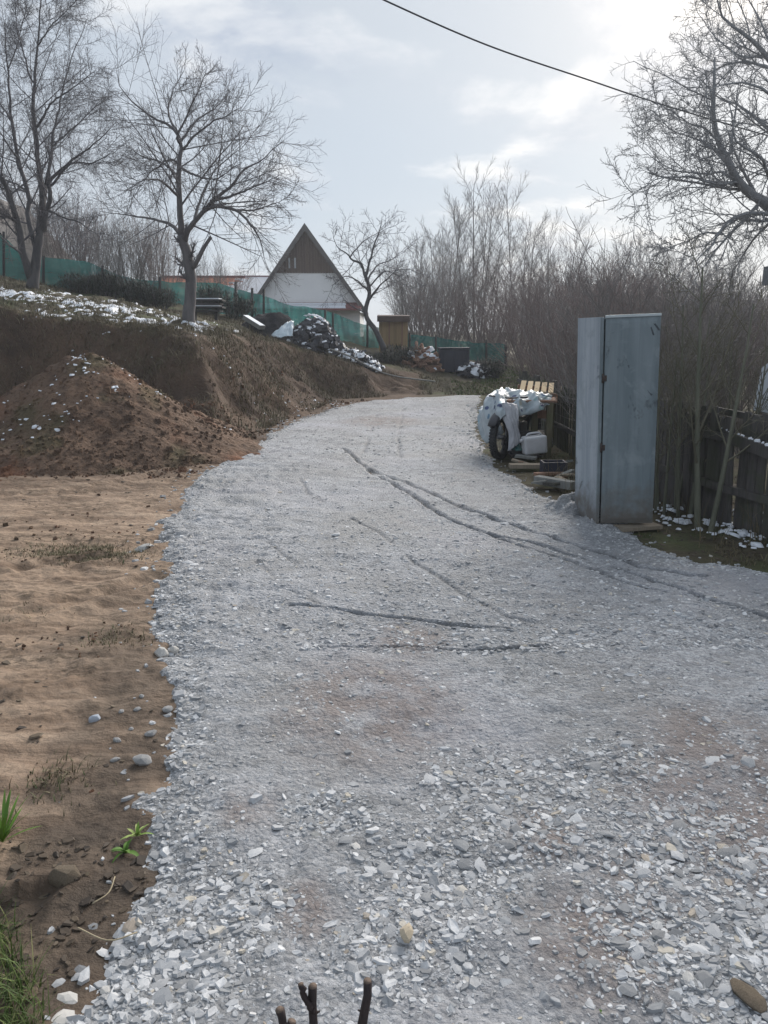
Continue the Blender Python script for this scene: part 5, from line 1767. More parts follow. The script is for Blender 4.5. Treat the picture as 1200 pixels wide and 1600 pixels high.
# garden shed beyond the right edge, its eave just in view
shed = thing('garden_shed', 'dark garden shed with grey eave at the right edge', 'shed', (4.6, 7.2, 0))
x0, x1, y0, y1 = 4.56, 7.4, 5.9, 8.55
for nm, c_, s_ in (('wall', ((x0 + x1) / 2, y0 + 0.05, 1.15), (x1 - x0, 0.1, 2.3)), ('wall', (x0 + 0.05, (y0 + y1) / 2 + 0.05, 1.15), (0.098, y1 - y0 - 0.11, 2.3)), ('wall', ((x0 + x1) / 2, y1, 1.15), (x1 - x0, 0.1, 2.298)), ('wall', (x1 - 0.05, (y0 + y1) / 2 + 0.05, 1.15), (0.096, y1 - y0 - 0.112, 2.3))):
    part(nm, boxg(c_, s_), M['fence_dark'], shed, False)
V, Fq = boxg((0, 0, 0), (x1 - x0 + 0.7, y1 - y0 + 0.7, 0.14), (0, math.radians(-7), 0))
rf = part('roof', (V + np.array(((x0 + x1) / 2, (y0 + y1) / 2, 2.58)), Fq), M['roof_grey'], shed, False)
V, Fq = boxg((x0 - 0.36, (y0 + y1) / 2, 2.37), (0.03, y1 - y0 + 0.72, 0.20))
part('eave_board', (V, Fq), M['shed_grey'], shed, False)

# ------------------------------------------------------------------ tarpaulined clutter beside the drive
YT = 11.6
# work bench under the sheet
bench = thing('work_bench', 'rough wooden bench half covered by the patterned plastic sheet', 'bench', (2.2, YT, 0))
for px, Y in ((836, 11.35), (859, 11.2), (800, 11.9), (862, 12.3)):
    g = P(px, 640, Y)
    V, Fq = beam((g[0], Y, 0), (g[0], Y, 0.80), 0.085, 0.085)
    part('leg', (V, Fq), M['post_wood'], bench, False)
for i, Y in enumerate((11.25, 11.50, 11.75, 12.0, 12.25)):
    a_, b_ = P(790, 640, Y), P(868, 640, Y)
    V, Fq = beam((a_[0], Y, 0.815), (b_[0], Y, 0.815), 0.21, 0.03)
    part('board', (V, Fq), M['plank_red'], bench, False)
V, Fq = beam((P(836, 640, 11.35)[0], 11.35, 0.62), (P(859, 640, 11.2)[0], 11.2, 0.62), 0.03, 0.12)
part('crossbar', (V, Fq), M['plank_red'], bench, False)
# pallet propped on the bench
pal = thing('pallet', 'small slatted wooden pallet lying on top of the covered bench', 'pallet', (2.35, 12.0, 0.95))
ca, cb = P(824, 606, 11.9), P(872, 622, 11.9)
for i in range(5):
    t = i / 4
    c_ = np.array((P(817 + 44 * t, 605, 12)[0], 12.0, 0.985 - 0.035 * t))
    V, Fq = beam(c_ + (-0.05, -0.22, -0.06), c_ + (0.05, 0.20, 0.06), 0.075, 0.018)
    part('slat', (V, Fq), M['pallet'], pal, False)
for dy in (-0.15, 0.14):
    V, Fq = beam((2.08, 12 + dy, 0.925 + dy * 0.28), (2.62, 12 + dy, 0.885 + dy * 0.28), 0.05, 0.06)
    part('runner', (V, Fq), M['plank_red'], pal, False)


# motorcycle-like frame with one big wheel showing
def torus(R, r, n=40, m=10, sq=1.0):
    a = np.arange(n) / n * 2 * math.pi
    b = np.arange(m) / m * 2 * math.pi
    A, B = np.meshgrid(a, b, indexing='ij')
    rr = R + r * np.cos(B)
    V = np.stack([rr * np.cos(A), sq * r * np.sin(B), rr * np.sin(A)], -1).reshape(-1, 3)
    i, j = np.meshgrid(np.arange(n), np.arange(m), indexing='ij')
    Q = np.stack([i * m + j, ((i + 1) % n) * m + j, ((i + 1) % n) * m + (j + 1) % m, i * m + (j + 1) % m], -1).reshape(-1, 4)
    return V, Q[:, ::-1]


wc = P(782, 686, 11.05)
bike = thing('old_motorcycle', 'old motorcycle with spoked wheel showing under the plastic sheet', 'motorcycle', (wc[0], wc[1], 0), math.radians(58))
wl = link('wheel', make_mesh('wheel', *torus(0.245, 0.022, 40, 8, 1.3), True, None, M['chrome']), bike, (0, 0, 0.315), (0, 0, 0))
link('tyre', make_mesh('tyre', *torus(0.265, 0.052, 44, 12, 1.0), True, None, M['rubber']), wl)
kn = []
for i in range(44):
    a = i / 44 * 2 * math.pi
    for j in (-1, 0, 1):
        v, f = boxg((0, 0, 0), (0.024, 0.026, 0.014))
        R_ = np.array(Matrix.Rotation(-a + math.pi / 2, 3, 'Y'))
        v = v @ R_.T + np.array(((0.316 - abs(j) * 0.010) * math.cos(a), j * 0.032, (0.316 - abs(j) * 0.010) * math.sin(a)))
        kn.append((v, f))
link('tread', make_mesh('tread', *join(kn), False, None, M['rubber']), wl)
sp = []
for i in range(24):
    a = i / 24 * 2 * math.pi
    sp.append(np.array([(0.03 * math.cos(a + 0.5), 0.03 * (-1) ** i, 0.03 * math.sin(a + 0.5)), (0.24 * math.cos(a), 0, 0.24 * math.sin(a))]))
V, Q = tubes(np.array(sp), np.full((24, 2), 0.0028), 4)
link('spokes', make_mesh('spokes', V, Q, True, None, M['chrome']), wl)
V, Fq = tube1([(0, -0.06, 0), (0, 0.06, 0)], 0.035, 14)
link('hub', make_mesh('hub', V, Fq, True, None, M['chrome']), wl)
for s_ in (-1, 1):
    V, Fq = tube1([(0, 0.075 * s_, 0.315), (0.10, 0.075 * s_, 0.60), (0.20, 0.075 * s_, 0.84)], 0.018, 10, 8)
    link('fork_leg', make_mesh('fork_leg', V, Fq, True, None, M['chrome']), bike)
V, Fq = tube1([(0.22, -0.30, 0.88), (0.20, 0, 0.86), (0.22, 0.30, 0.88)], 0.012, 8, 10)
link('handlebar', make_mesh('handlebar', V, Fq, True, None, M['paint_dark']), bike)
V, Fq = tube1([(0.22, 0, 0.76), (0.45, 0, 0.60), (0.85, 0, 0.52), (1.15, 0, 0.62)], 0.028, 8, 12)
link('frame', make_mesh('frame', V, Fq, True, None, M['paint_dark']), bike)
V, Fq = bevbox((0.30, 0.24, 0.26), 0.04, 2)
link('engine', make_mesh('engine', V + np.array((0.58, 0, 0.36)), Fq, True, None, M['paint_dark']), bike)
V, Fq = bevbox((0.40, 0.22, 0.18), 0.06, 3)
link('fuel_tank', make_mesh('fuel_tank', V + np.array((0.48, 0, 0.72)), Fq, True, None, M['paint_dark']), bike)
w2 = link('wheel', make_mesh('wheel', *torus(0.245, 0.022, 32, 8, 1.3), True, None, M['chrome']), bike, (1.2, 0, 0.315))
link('tyre', make_mesh('tyre', *torus(0.265, 0.052, 36, 10), True, None, M['rubber']), w2)
a0 = np.linspace(0.5, 2.6, 10)
V, Fq = tube1(np.stack([0.36 * np.cos(a0), 0 * a0, 0.315 + 0.36 * np.sin(a0)], -1), 0.03, 6)
V[:, 1] *= 2.4
link('mudguard', make_mesh('mudguard', V, Fq, True, None, M['paint_dark']), bike)


# the sheet: rows of control points from the front-left hem over the top to the back
def cloth(ctrl, nu, nv, wr, seed, th=0.006, ragged=0.03):
    ctrl = np.array(ctrl, float)                       # (rows, cols, 3)
    rows = np.stack([smooth_line(r, nu) for r in ctrl])
    S = np.stack([smooth_line(rows[:, i], nv) for i in range(nu)], 1)      # nv, nu, 3
    u, v = np.meshgrid(np.linspace(0, 1, nu), np.linspace(0, 1, nv))
    du = np.gradient(S, axis=1)
    dv = np.gradient(S, axis=0)
    N = np.cross(du, dv)
    N /= np.linalg.norm(N, axis=2, keepdims=True) + 1e-9
    f = wr * (1.5 * (0.5 - np.abs(fbm(u * 6.5 + v * 2, v * 2.5, 2, seed))) + 0.6 * (0.4 - np.abs(fbm(u * 13 - v * 4, v * 7, 2, seed + 5))) - 0.5)
    S = S + N * f[..., None]
    S[0] += ragged * np.stack([fbm(u[0] * 9, u[0] * 0, 2, seed + 8), 0 * u[0], fbm(u[0] * 8, u[0] * 0 + 2, 2, seed + 9)], -1)
    V1 = S.reshape(-1, 3)
    V2 = (S - N * th).reshape(-1, 3)
    Fq = [tuple(q) for q in grid_faces(nv, nu)]
    n_ = len(V1)
    Fq += [tuple(i + n_ for i in q[::-1]) for q in Fq]
    rim = [i for i in range(nu)] + [i * nu + nu - 1 for i in range(1, nv)] + [(nv - 1) * nu + i for i in range(nu - 2, -1, -1)] + [i * nu for i in range(nv - 2, 0, -1)]
    for a, b in zip(rim, rim[1:] + rim[:1]):
        Fq.append((b, a, a + n_, b + n_))
    return np.vstack([V1, V2]), Fq


ctrl = [[P(752, 692, 11.6), P(762, 690, 11.3), P(776, 672, 10.95), P(790, 650, 10.85), P(812, 650, 10.95), P(836, 642, 11.0), P(858, 634, 11.1)],
        [P(745, 668, 11.7), P(756, 660, 11.3), P(772, 645, 10.95), P(790, 638, 10.88), P(812, 636, 10.98), P(838, 630, 11.05), P(860, 627, 11.12)],
        [P(748, 640, 11.9), P(760, 625, 11.5), P(776, 618, 11.2), P(796, 622, 11.1), P(814, 620, 11.15), P(838, 618, 11.2), P(862, 622, 11.3)],
        [P(766, 622, 12.3), P(775, 610, 11.9), P(790, 608, 11.6), P(806, 612, 11.5), P(824, 611, 11.55), P(842, 613, 11.6), P(862, 619, 11.7)],
        [P(770, 632, 12.8), P(782, 614, 12.5), P(798, 610, 12.3), P(812, 612, 12.3), P(826, 614, 12.3), P(842, 616, 12.3), P(860, 622, 12.3)]]
V, Fq = cloth(ctrl, 120, 90, 0.075, 7)
tag(part('plastic_sheet', (V, Fq), M['tarp']), 'pale patterned plastic sheet with dark and blue spots draped over bench and motorcycle', 'plastic sheet')
ctrl = [[P(792, 706, 10.72), P(799, 702, 10.70), P(807, 697, 10.72), P(814, 690, 10.78)],
        [P(795, 680, 10.78), P(801, 676, 10.74), P(807, 672, 10.76), P(812, 668, 10.8)],
        [P(786, 655, 10.86), P(794, 650, 10.82), P(802, 647, 10.82), P(810, 645, 10.86)],
        [P(776, 632, 11.05), P(788, 628, 10.95), P(800, 630, 10.95), P(810, 632, 11.0)]]
V, Fq = cloth(ctrl, 26, 36, 0.018, 12, 0.005, 0.02)
tag(part('grey_sheet', (V, Fq), M['tarp_grey']), 'crumpled grey plastic hanging over the motorcycle wheel', 'plastic sheet')


def bevel_obj(name, s_, bev, mat, loc, rot, label, cat):
    V, Fq = bevbox(s_, bev, 3)
    o = link(name, make_mesh(name, V, Fq, True, None, mat), None, loc, rot)
    return tag(o, label, cat)


for i, (px, Y, r_, lab) in enumerate(((808, 11.6, 0.22, 'dark lumpy sack under the left half of the bench'), (842, 11.8, 0.20, 'dark lumpy sack under the right half of the bench'))):
    g = P(px, 690, Y)
    u, v = np.meshgrid(np.linspace(0, 2 * math.pi, 29)[:-1], np.linspace(0.02, math.pi - 0.02, 16))
    rr = r_ * (1 + 0.16 * np.abs(fbm(np.cos(u) * 2 + i, v * 2 + np.sin(u) * 2, 3, 90 + i)))
    V = np.stack([rr * np.sin(v) * np.cos(u), rr * np.sin(v) * np.sin(u) * 0.8, rr * np.cos(v) * 0.85], -1).reshape(-1, 3)
    Q = np.array([(a * 28 + b, (a + 1) * 28 + b, (a + 1) * 28 + (b + 1) % 28, a * 28 + (b + 1) % 28) for a in range(15) for b in range(28)])
    tag(link('sack', make_mesh('sack', V, Q, True, None, M['paint_dark']), None, (g[0], Y, r_ * 0.72)), lab, 'sack')
g = P(836, 700, 10.7)
can = thing('canister', 'white plastic canister lying on its side by the covered bench', 'canister', (g[0], 10.7, 0.13))
can.rotation_euler = (0, math.radians(-6), math.radians(8))
V, Fq = bevbox((0.32, 0.20, 0.25), 0.045, 4)
link('body', make_mesh('body', V + np.array((0, 0, 0.125)), Fq, True, None, M['white_plastic']), can)
V, Fq = tube1([(-0.16, 0, 0.2), (-0.20, 0, 0.2)], 0.028, 12)
link('cap', make_mesh('cap', V, Fq, True, None, M['white_plastic']), can)
V, Fq = tube1([(-0.10, 0, 0.245), (-0.08, 0, 0.285), (0.08, 0, 0.285), (0.10, 0, 0.245)], 0.014, 8, 12)
link('handle', make_mesh('handle', V, Fq, True, None, M['white_plastic']), can)
cr = thing('dark_crate', 'dark slatted crate behind the white canister', 'crate', (2.05, 11.15, 0))
for k_ in range(3):
    for dx, dy, sx_, sy_ in ((0, -0.18, 0.44, 0.015), (0, 0.18, 0.44, 0.015), (-0.22, 0, 0.015, 0.34), (0.22, 0, 0.015, 0.34)):
        part('slat', boxg((2.05 + dx, 11.15 + dy, 0.10 + 0.105 * k_ + 0.02), (sx_, sy_, 0.08)), M['paint_dark'], cr, False)
part('base', boxg((2.05, 11.15, 0.04), (0.42, 0.34, 0.02)), M['paint_dark'], cr, False)
for a_, b_, w, t, mt, lab in (
    ((796, 733, 10.1), (852, 729, 10.1), 0.15, 0.05, 'plank', 'thick pale plank lying in front of the white canister'),
    ((806, 712, 10.5), (838, 716, 10.4), 0.14, 0.03, 'plank_grey', 'short grey board resting on the thick pale plank'),
    ((800, 718, 10.3), (832, 728, 10.2), 0.09, 0.025, 'plank', 'narrow slanting lath on top of the thick pale plank'),
    ((836, 745, 9.5), (880, 742, 9.6), 0.10, 0.035, 'plank_red', 'reddish board lying behind the lowest grey beam'),
    ((850, 735, 9.9), (874, 730, 9.8), 0.12, 0.04, 'plank', 'stubby tan board touching the reddish board'),
    ((838, 757, 9.0), (896, 766, 8.6), 0.11, 0.09, 'plank_grey', 'squared grey beam lying just left of the metal cabinet'),
    ((872, 745, 9.3), (896, 735, 9.4), 0.07, 0.03, 'plank_grey', 'small grey lath propped up near the metal cabinet'),
    ((868, 727, 9.9), (892, 720, 9.7), 0.09, 0.03, 'plank_grey', 'grey offcut at the fence foot left of the cabinet'),
    ((842, 762, 9.1), (884, 750, 9.3), 0.06, 0.03, 'plank_red', 'thin dark red lath crossing behind the squared grey beam')):
    plank('plank', P(*a_) * np.array((1, 1, 0)) + (0, 0, max(P(*a_)[2], 0.03 + t / 2)), P(*b_) * np.array((1, 1, 0)) + (0, 0, max(P(*b_)[2], 0.03 + t / 2)), w, t, M[mt], lab)
rng = np.random.default_rng(66)
for i in range(14):
    px, py = rng.uniform(800, 892), rng.uniform(718, 768)
    py = max(py, 712 + (px - 800) * 0.45)
    q = GP(px, py)
    if poly_sdf(q[:1], q[1:2], ROAD)[0] > -0.06:
        continue
    az, L = rng.uniform(0, 3.1), rng.uniform(0.10, 0.26)
    d = np.array((math.cos(az) * L / 2, math.sin(az) * L / 2, rng.uniform(-0.03, 0.03)))
    q[2] = 0.05 + rng.uniform(0, 0.04)
    plank('offcut', q - d, q + d, rng.uniform(0.04, 0.09), rng.uniform(0.015, 0.03), M[('plank', 'plank_grey', 'plank_red', 'fence_dark')[i % 4]], 'small broken offcut strewn among the scrap boards left of the cabinet', 'offcut', 'offcuts by the scrap boards')
bk = thing('dark_box', 'small dark open box among the scrap boards', 'box', (2.15, 9.7, 0.0))
for dx, dy, sx_, sy_ in ((0, -0.11, 0.30, 0.02), (0, 0.11, 0.30, 0.02), (-0.14, 0, 0.02, 0.196), (0.14, 0, 0.02, 0.196)):
    part('side', boxg((2.15 + dx, 9.7 + dy, 0.10), (sx_, sy_, 0.16)), M['navy'], bk, False)
part('base', boxg((2.15, 9.7, 0.03), (0.256, 0.196, 0.02)), M['navy'], bk, False)
# teal rag below the sheet
ctrl = [[P(800, 702, 10.75), P(808, 703, 10.7), P(816, 702, 10.72)], [P(798, 694, 10.85), P(806, 694, 10.8), P(814, 696, 10.82)], [P(796, 686, 10.95), P(803, 684, 10.9), P(810, 688, 10.92)]]
V, Fq = cloth(ctrl, 14, 14, 0.02, 31, 0.006, 0.01)
tag(part('rag', (V, Fq), mat_simple('teal_cloth', (0.03, 0.09, 0.09), (0.05, 0.13, 0.13), 10)), 'dark teal rag lying between wheel and canister', 'rag')

# ------------------------------------------------------------------ gabled house
YH = 45.0
ap, er = P(477, 350, YH), P(570, 481, YH)
el = P(384, 481, YH)
hx = ap[0]
hw = er[0] - hx
zb = float(up_height(np.array([hx]), np.array([YH]))[0]) - 0.4
ez, az_ = er[2], ap[2]
house = thing('gabled_house', 'white house with steep gable clad in dark boards', 'house', (hx, YH, zb))
ww = hw - 0.28
slope = (az_ - ez) / hw


def roof_z(dx, drop=0.0):
    return az_ - slope * abs(dx) - drop


# front wall: white up to the boards
yb = P(477, 425, YH)[2]
wallF = np.array([(hx - ww, YH, zb), (hx + ww, YH, zb), (hx + ww, YH, roof_z(ww, 0.18)), (hx + (az_ - 0.18 - yb) / slope, YH, yb), (hx - (az_ - 0.18 - yb) / slope, YH, yb), (hx - ww, YH, roof_z(ww, 0.18))])
DH = 9.0
Vw = np.vstack([wallF, wallF + (0, 0.25, 0)])
Fw = [(0, 1, 2, 3, 4, 5), (11, 10, 9, 8, 7, 6)] + [(i, i + 6, (i + 1) % 6 + 6, (i + 1) % 6) for i in range(6)]
part('front_wall', (Vw, Fw), M['render_white'], house, False)
for s_ in (-1, 1):
    part('side_wall', boxg((hx + s_ * (ww - 0.14), YH + DH / 2 + 0.15, (zb + ez - 0.2) / 2), (0.25, DH - 0.25, ez - 0.2 - zb)), M['render_white'], house, False)
part('back_wall', boxg((hx, YH + DH, (zb + ez) / 2), (ww * 2 - 0.02, 0.22, ez - zb)), M['render_white'], house, False)
# boards of the gable
gb_ = link('gable', None, house)
bpy.data.objects.remove(gb_)
bw_ = 0.155
xk = hx - (az_ - 0.18 - yb) / slope
gable = part('gable_backing', (np.array([(hx - (az_ - 0.2 - yb) / slope, YH - 0.02, yb), (hx + (az_ - 0.2 - yb) / slope, YH - 0.02, yb), (hx, YH - 0.02, az_ - 0.2),
                                         (hx - (az_ - 0.2 - yb) / slope, YH + 0.2, yb + 0.01), (hx + (az_ - 0.2 - yb) / slope, YH + 0.2, yb + 0.01), (hx, YH + 0.2, az_ - 0.2)]), [(0, 1, 2), (5, 4, 3), (0, 3, 4, 1), (1, 4, 5, 2), (2, 5, 3, 0)]), M['gable_wood'], house, False)
xe = hx + (az_ - 0.2 - yb) / slope
while xk < xe - 0.1:
    a_, b_ = xk + 0.006, xk + bw_ - 0.006
    za, zb2 = roof_z(a_ - hx, 0.2), roof_z(b_ - hx, 0.2)
    Vb = [(a_, YH - 0.05, yb - 0.05), (b_, YH - 0.05, yb - 0.05), (b_, YH - 0.05, max(zb2, yb)), (a_, YH - 0.05, max(za, yb))]
    Vb += [(p_[0], YH - 0.022, p_[2]) for p_ in Vb]
    part('gable_board', (np.array(Vb), [(0, 1, 2, 3), (7, 6, 5, 4), (0, 4, 5, 1), (1, 5, 6, 2), (2, 6, 7, 3), (3, 7, 4, 0)]), M['gable_wood'], house, False)
    xk += bw_
for s_ in (-1, 1):
    tipx, tipz = hx + s_ * (hw + 0.02), roof_z(hw + 0.02)
    n_ = np.array((s_ * slope, 0, 1.0))
    n_ /= np.linalg.norm(n_)
    a3, b3 = np.array((hx, YH - 0.45, az_)), np.array((tipx, YH - 0.45, tipz))
    Vr = np.array([a3, b3, b3 + (0, DH + 0.9, 0), a3 + (0, DH + 0.9, 0)])
    Vr = np.vstack([Vr, Vr - (0, 0, 0.20)])
    rf = part('roof', (Vr, [(0, 1, 2, 3), (7, 6, 5, 4), (0, 4, 5, 1), (1, 5, 6, 2), (2, 6, 7, 3), (3, 7, 4, 0)]), M['roof_grey'], house, False)
    Vr = np.array([a3 + (0, -0.04, -0.02), b3 + (0, -0.04, -0.02), b3 + (0, -0.04, -0.36), a3 + (0, -0.04, -0.40)])
    Vr = np.vstack([Vr, Vr + (0, 0.037, 0)])
    part('barge_board', (Vr, [(0, 1, 2, 3), (7, 6, 5, 4), (0, 4, 5, 1), (1, 5, 6, 2), (2, 6, 7, 3), (3, 7, 4, 0)]), M['roof_grey'], house, False)
# porch roof across the front with snow
zp = P(477, 484, YH - 0.6)[2]
cz = zp
V = np.array([(hx - ww + 0.1, YH - 0.003, cz + 0.42), (hx + ww + 0.1, YH - 0.003, cz + 0.42), (hx + ww + 0.1, YH - 0.9, cz + 0.05), (hx - ww + 0.1, YH - 0.9, cz + 0.05)])
V = np.vstack([V, V - (0, 0, 0.09)])
porch = part('porch_roof', (V, [(3, 2, 1, 0), (4, 5, 6, 7), (0, 1, 5, 4), (1, 2, 6, 5), (2, 3, 7, 6), (3, 0, 4, 7)]), M['roof_maroon'], house, False)
for z_a, z_b in ((0.05, 0.42), (0.55, 0.82)):
    fa, fb = z_a, z_b
    V = np.array([(hx - ww + 0.25, YH - 0.9 + 0.9 * fa, cz + 0.05 + 0.37 * fa), (hx + ww - 0.75, YH - 0.9 + 0.9 * fa, cz + 0.05 + 0.37 * fa), (hx + ww - 0.8, YH - 0.9 + 0.9 * fb, cz + 0.05 + 0.37 * fb), (hx - ww + 0.3, YH - 0.9 + 0.9 * fb, cz + 0.05 + 0.37 * fb)])
    V = np.vstack([V + (0, 0, 0.04), V - (0, 0, 0.02)])
    part('roof_snow', (V, [(0, 1, 2, 3), (7, 6, 5, 4), (0, 4, 5, 1), (1, 5, 6, 2), (2, 6, 7, 3), (3, 7, 4, 0)]), M['snow'], porch, False)
for px in (452, 461):
    c_ = P(px, 411, YH - 0.06)
    part('vent', boxg((c_[0], YH - 0.07, c_[2]), (0.09, 0.03, 0.55)), M['panel_pale'], house, False)

# low house with the red roof
YR = 52.0
ra_, rb_ = P(300, 433, YR), P(424, 433, YR)
ea = P(300, 460, YR - 3.2)
lowh = thing('low_house', 'low house with red tiled roof partly under snow, left of the gabled house', 'house', (float(ra_[0]), YR, float(ea[2]) - 2.5))
xl, xr = ra_[0] - 2.0, rb_[0] + 0.5
part('wall', boxg(((xl + xr) / 2, YR, ea[2] - 1.2), (xr - xl - 0.6, 5.8, 2.4)), M['render_white'], lowh, False)
V = np.array([(xl, YR, ra_[2]), (xr, YR, ra_[2]), (xr, YR - 3.2, ea[2]), (xl, YR - 3.2, ea[2]), (xl, YR + 3.2, ea[2]), (xr, YR + 3.2, ea[2])])
V = np.vstack([V, V - (0, 0, 0.15)])
rfl = part('roof', (V, [(3, 2, 1, 0), (0, 1, 5, 4), (6, 7, 8, 9), (10, 11, 7, 6), (2, 3, 9, 8), (4, 5, 11, 10), (1, 2, 8, 7), (5, 1, 7, 11), (3, 0, 6, 9), (0, 4, 10, 6)]), M['roof_red'], lowh, False)
V, Fq = beam((xl, YR, ra_[2] + 0.03), (xr, YR, ra_[2] + 0.03), 0.25, 0.12)
part('ridge', (V, Fq), M['roof_maroon'], rfl, False)
nr = 15
for i in range(nr):
    f = (i + 0.5) / nr
    xs_ = xl + (xr - xl) * (0.72 - 0.18 * f + 0.06 * math.sin(i * 2.1))
    y_, z_ = YR - 3.2 * f, ra_[2] + (ea[2] - ra_[2]) * f
    V, Fq = boxg(((xs_ + xr) / 2, y_, z_ + 0.035), (xr - xs_, 0.13, 0.05), (math.atan2(ra_[2] - ea[2], 3.2), 0, 0))
    part('snow_band', (V, Fq), M['snow'], rfl, False)

# house at the far left behind the net
fl = thing('edge_house', 'house at the far left edge with sloping roof behind the net', 'house', (float(P(-40, 430, 30)[0]), 30, 3.5))
xq = P(44, 412, 30)
xp = P(-60, 300, 30)
V = np.array([(xp[0], 30, 3.0), (xq[0] - 0.25, 30, 3.0), (xq[0] - 0.25, 30, xq[2]), (xp[0], 30, xp[2])])
V = np.vstack([V, V + (0, 5, 0)])
part('wall', (V, [(0, 1, 2, 3), (7, 6, 5, 4), (0, 4, 5, 1), (1, 5, 6, 2), (2, 6, 7, 3), (3, 7, 4, 0)]), M['brick'], fl, False)
V, Fq = beam((xq[0] + 0.1, 29.6, xq[2] - 0.1), (xp[0], 29.6, xp[2] + 0.05), 0.3, 0.18)
V2 = V.copy()
V = np.array([(xq[0] + 0.12, 29.6, xq[2] - 0.1), (xp[0], 29.6, xp[2] + 0.08), (xp[0], 35.3, xp[2] + 0.08), (xq[0] + 0.12, 35.3, xq[2] - 0.1)])
V = np.vstack([V, V + (0, 0, 0.16)])
part('roof', (V, [(3, 2, 1, 0), (4, 5, 6, 7), (0, 1, 5, 4), (1, 2, 6, 5), (2, 3, 7, 6), (3, 0, 4, 7)]), M['roof_grey'], fl, False)


# ------------------------------------------------------------------ green shade net
def net(name, rows, label, posts, nu=70, nv=10, seed=0):
    """rows: (px, top py, bottom py, Y)"""
    root = thing(name, label, 'net fence', tuple(P(rows[0][0], rows[0][2], rows[0][3])))
    top = smooth_line([P(a, b, Y) for a, b, c, Y in rows], nu)
    bot = smooth_line([P(a, c, Y) for a, b, c, Y in rows], nu)
    v = np.linspace(0, 1, nv)[:, None, None]
    S = bot[None] * (1 - v) + top[None] * v
    u = np.linspace(0, 1, nu)
    U, Vv = np.meshgrid(u, v[:, 0, 0])
    S[..., 1] += 0.13 * fbm(U * 14, Vv * 2.5, 3, seed + 3) + 0.035 * fbm(U * 52 + Vv * 2, Vv * 1.5, 2, seed + 6)
    S[..., 2] += 0.03 * fbm(U * 17, Vv * 2, 2, seed + 4) * Vv
    part('net_panel', (S.reshape(-1, 3), grid_faces(nv, nu)), M['net'], root)
    for a, b, c, Y in posts:
        p0, p1 = P(a, c, Y), P(a, b, Y)
        V, Fq = tube1([p0, p1], 0.045, 7)
        part('post', (V, Fq), M['dark_post'], root)
    return root


net('net_fence', [(-60, 365, 470, 28), (0, 368, 462, 28), (45, 412, 470, 28), (70, 402, 470, 28), (130, 408, 476, 28), (165, 422, 480, 28), (210, 436, 484, 28), (260, 440, 488, 28.2), (330, 442, 492, 28.5), (370, 452, 505, 28.8)],
    'sagging green shade net behind the left trees', [(6, 362, 470, 27.9), (68, 400, 475, 27.9), (160, 415, 482, 27.9), (250, 432, 488, 28.1), (368, 440, 506, 28.7)], 220, 14, 1)
net('net_fence', [(372, 452, 512, 29), (395, 458, 515, 29.2), (412, 463, 520, 29.4), (425, 466, 520, 29.5), (450, 477, 530, 29.8), (480, 480, 540, 30), (515, 487, 545, 30.2), (540, 497, 550, 30.4), (575, 508, 556, 30.6), (592, 512, 560, 30.8)],
    'green shade net in front of the gabled house', [(394, 450, 515, 29.1), (412, 452, 520, 29.3), (508, 484, 545, 30.1), (520, 488, 545, 30.2), (574, 500, 558, 30.5)], 200, 14, 2)
net('net_fence', [(636, 523, 548, 30.4), (680, 526, 556, 30.4), (720, 533, 560, 30.4), (760, 536, 566, 30.4), (790, 537, 568, 30.4)],
    'short green shade net right of the ochre shed', [(640, 520, 552, 30.3), (681, 524, 560, 30.3), (760, 530, 570, 30.3), (790, 534, 572, 30.3)], 110, 12, 3)

# ------------------------------------------------------------------ ochre shed
YO = 29.0
a_, b_ = P(592, 555, YO), P(637, 555, YO)
zt, zo = P(600, 502, YO)[2], P(600, 560, YO)[2] - 0.1
osd = thing('ochre_shed', 'small narrow ochre board shed with flat brown roof', 'shed', (float((a_[0] + b_[0]) / 2), YO, float(zo)))
W = b_[0] - a_[0]
nb = 8
for i in range(nb):
    xw = a_[0] + W * (i + 0.5) / nb
    part('board', boxg((xw, YO, (zt + zo) / 2), (W / nb - 0.008, 0.025, zt - zo)), M['ochre'], osd, False)
part('side_wall', boxg((b_[0] - 0.02, YO + 0.53, (zt + zo) / 2), (0.03, 1.0, zt - zo - 0.002)), M['ochre'], osd, False)
part('side_wall', boxg((a_[0] + 0.02, YO + 0.53, (zt + zo) / 2), (0.03, 1.0, zt - zo - 0.002)), M['ochre'], osd, False)
part('back_wall', boxg(((a_[0] + b_[0]) / 2, YO + 1.05, (zt + zo) / 2), (W - 0.08, 0.03, zt - zo - 0.004)), M['ochre'], osd, False)
part('door_frame', boxg((a_[0] + W * 0.36, YO - 0.03, (zt + zo) / 2), (0.05, 0.03, zt - zo - 0.02)), M['plank_red'], osd, False)
part('door_frame', boxg((a_[0] + W * 0.80, YO - 0.03, (zt + zo) / 2), (0.05, 0.03, zt - zo - 0.02)), M['plank_red'], osd, False)
V, Fq = boxg(((a_[0] + b_[0]) / 2, YO + 0.5, zt + 0.12), (W + 0.12, 1.5, 0.20), (math.radians(3), 0, 0))
part('roof', (V, Fq), M['tar'], osd, False)

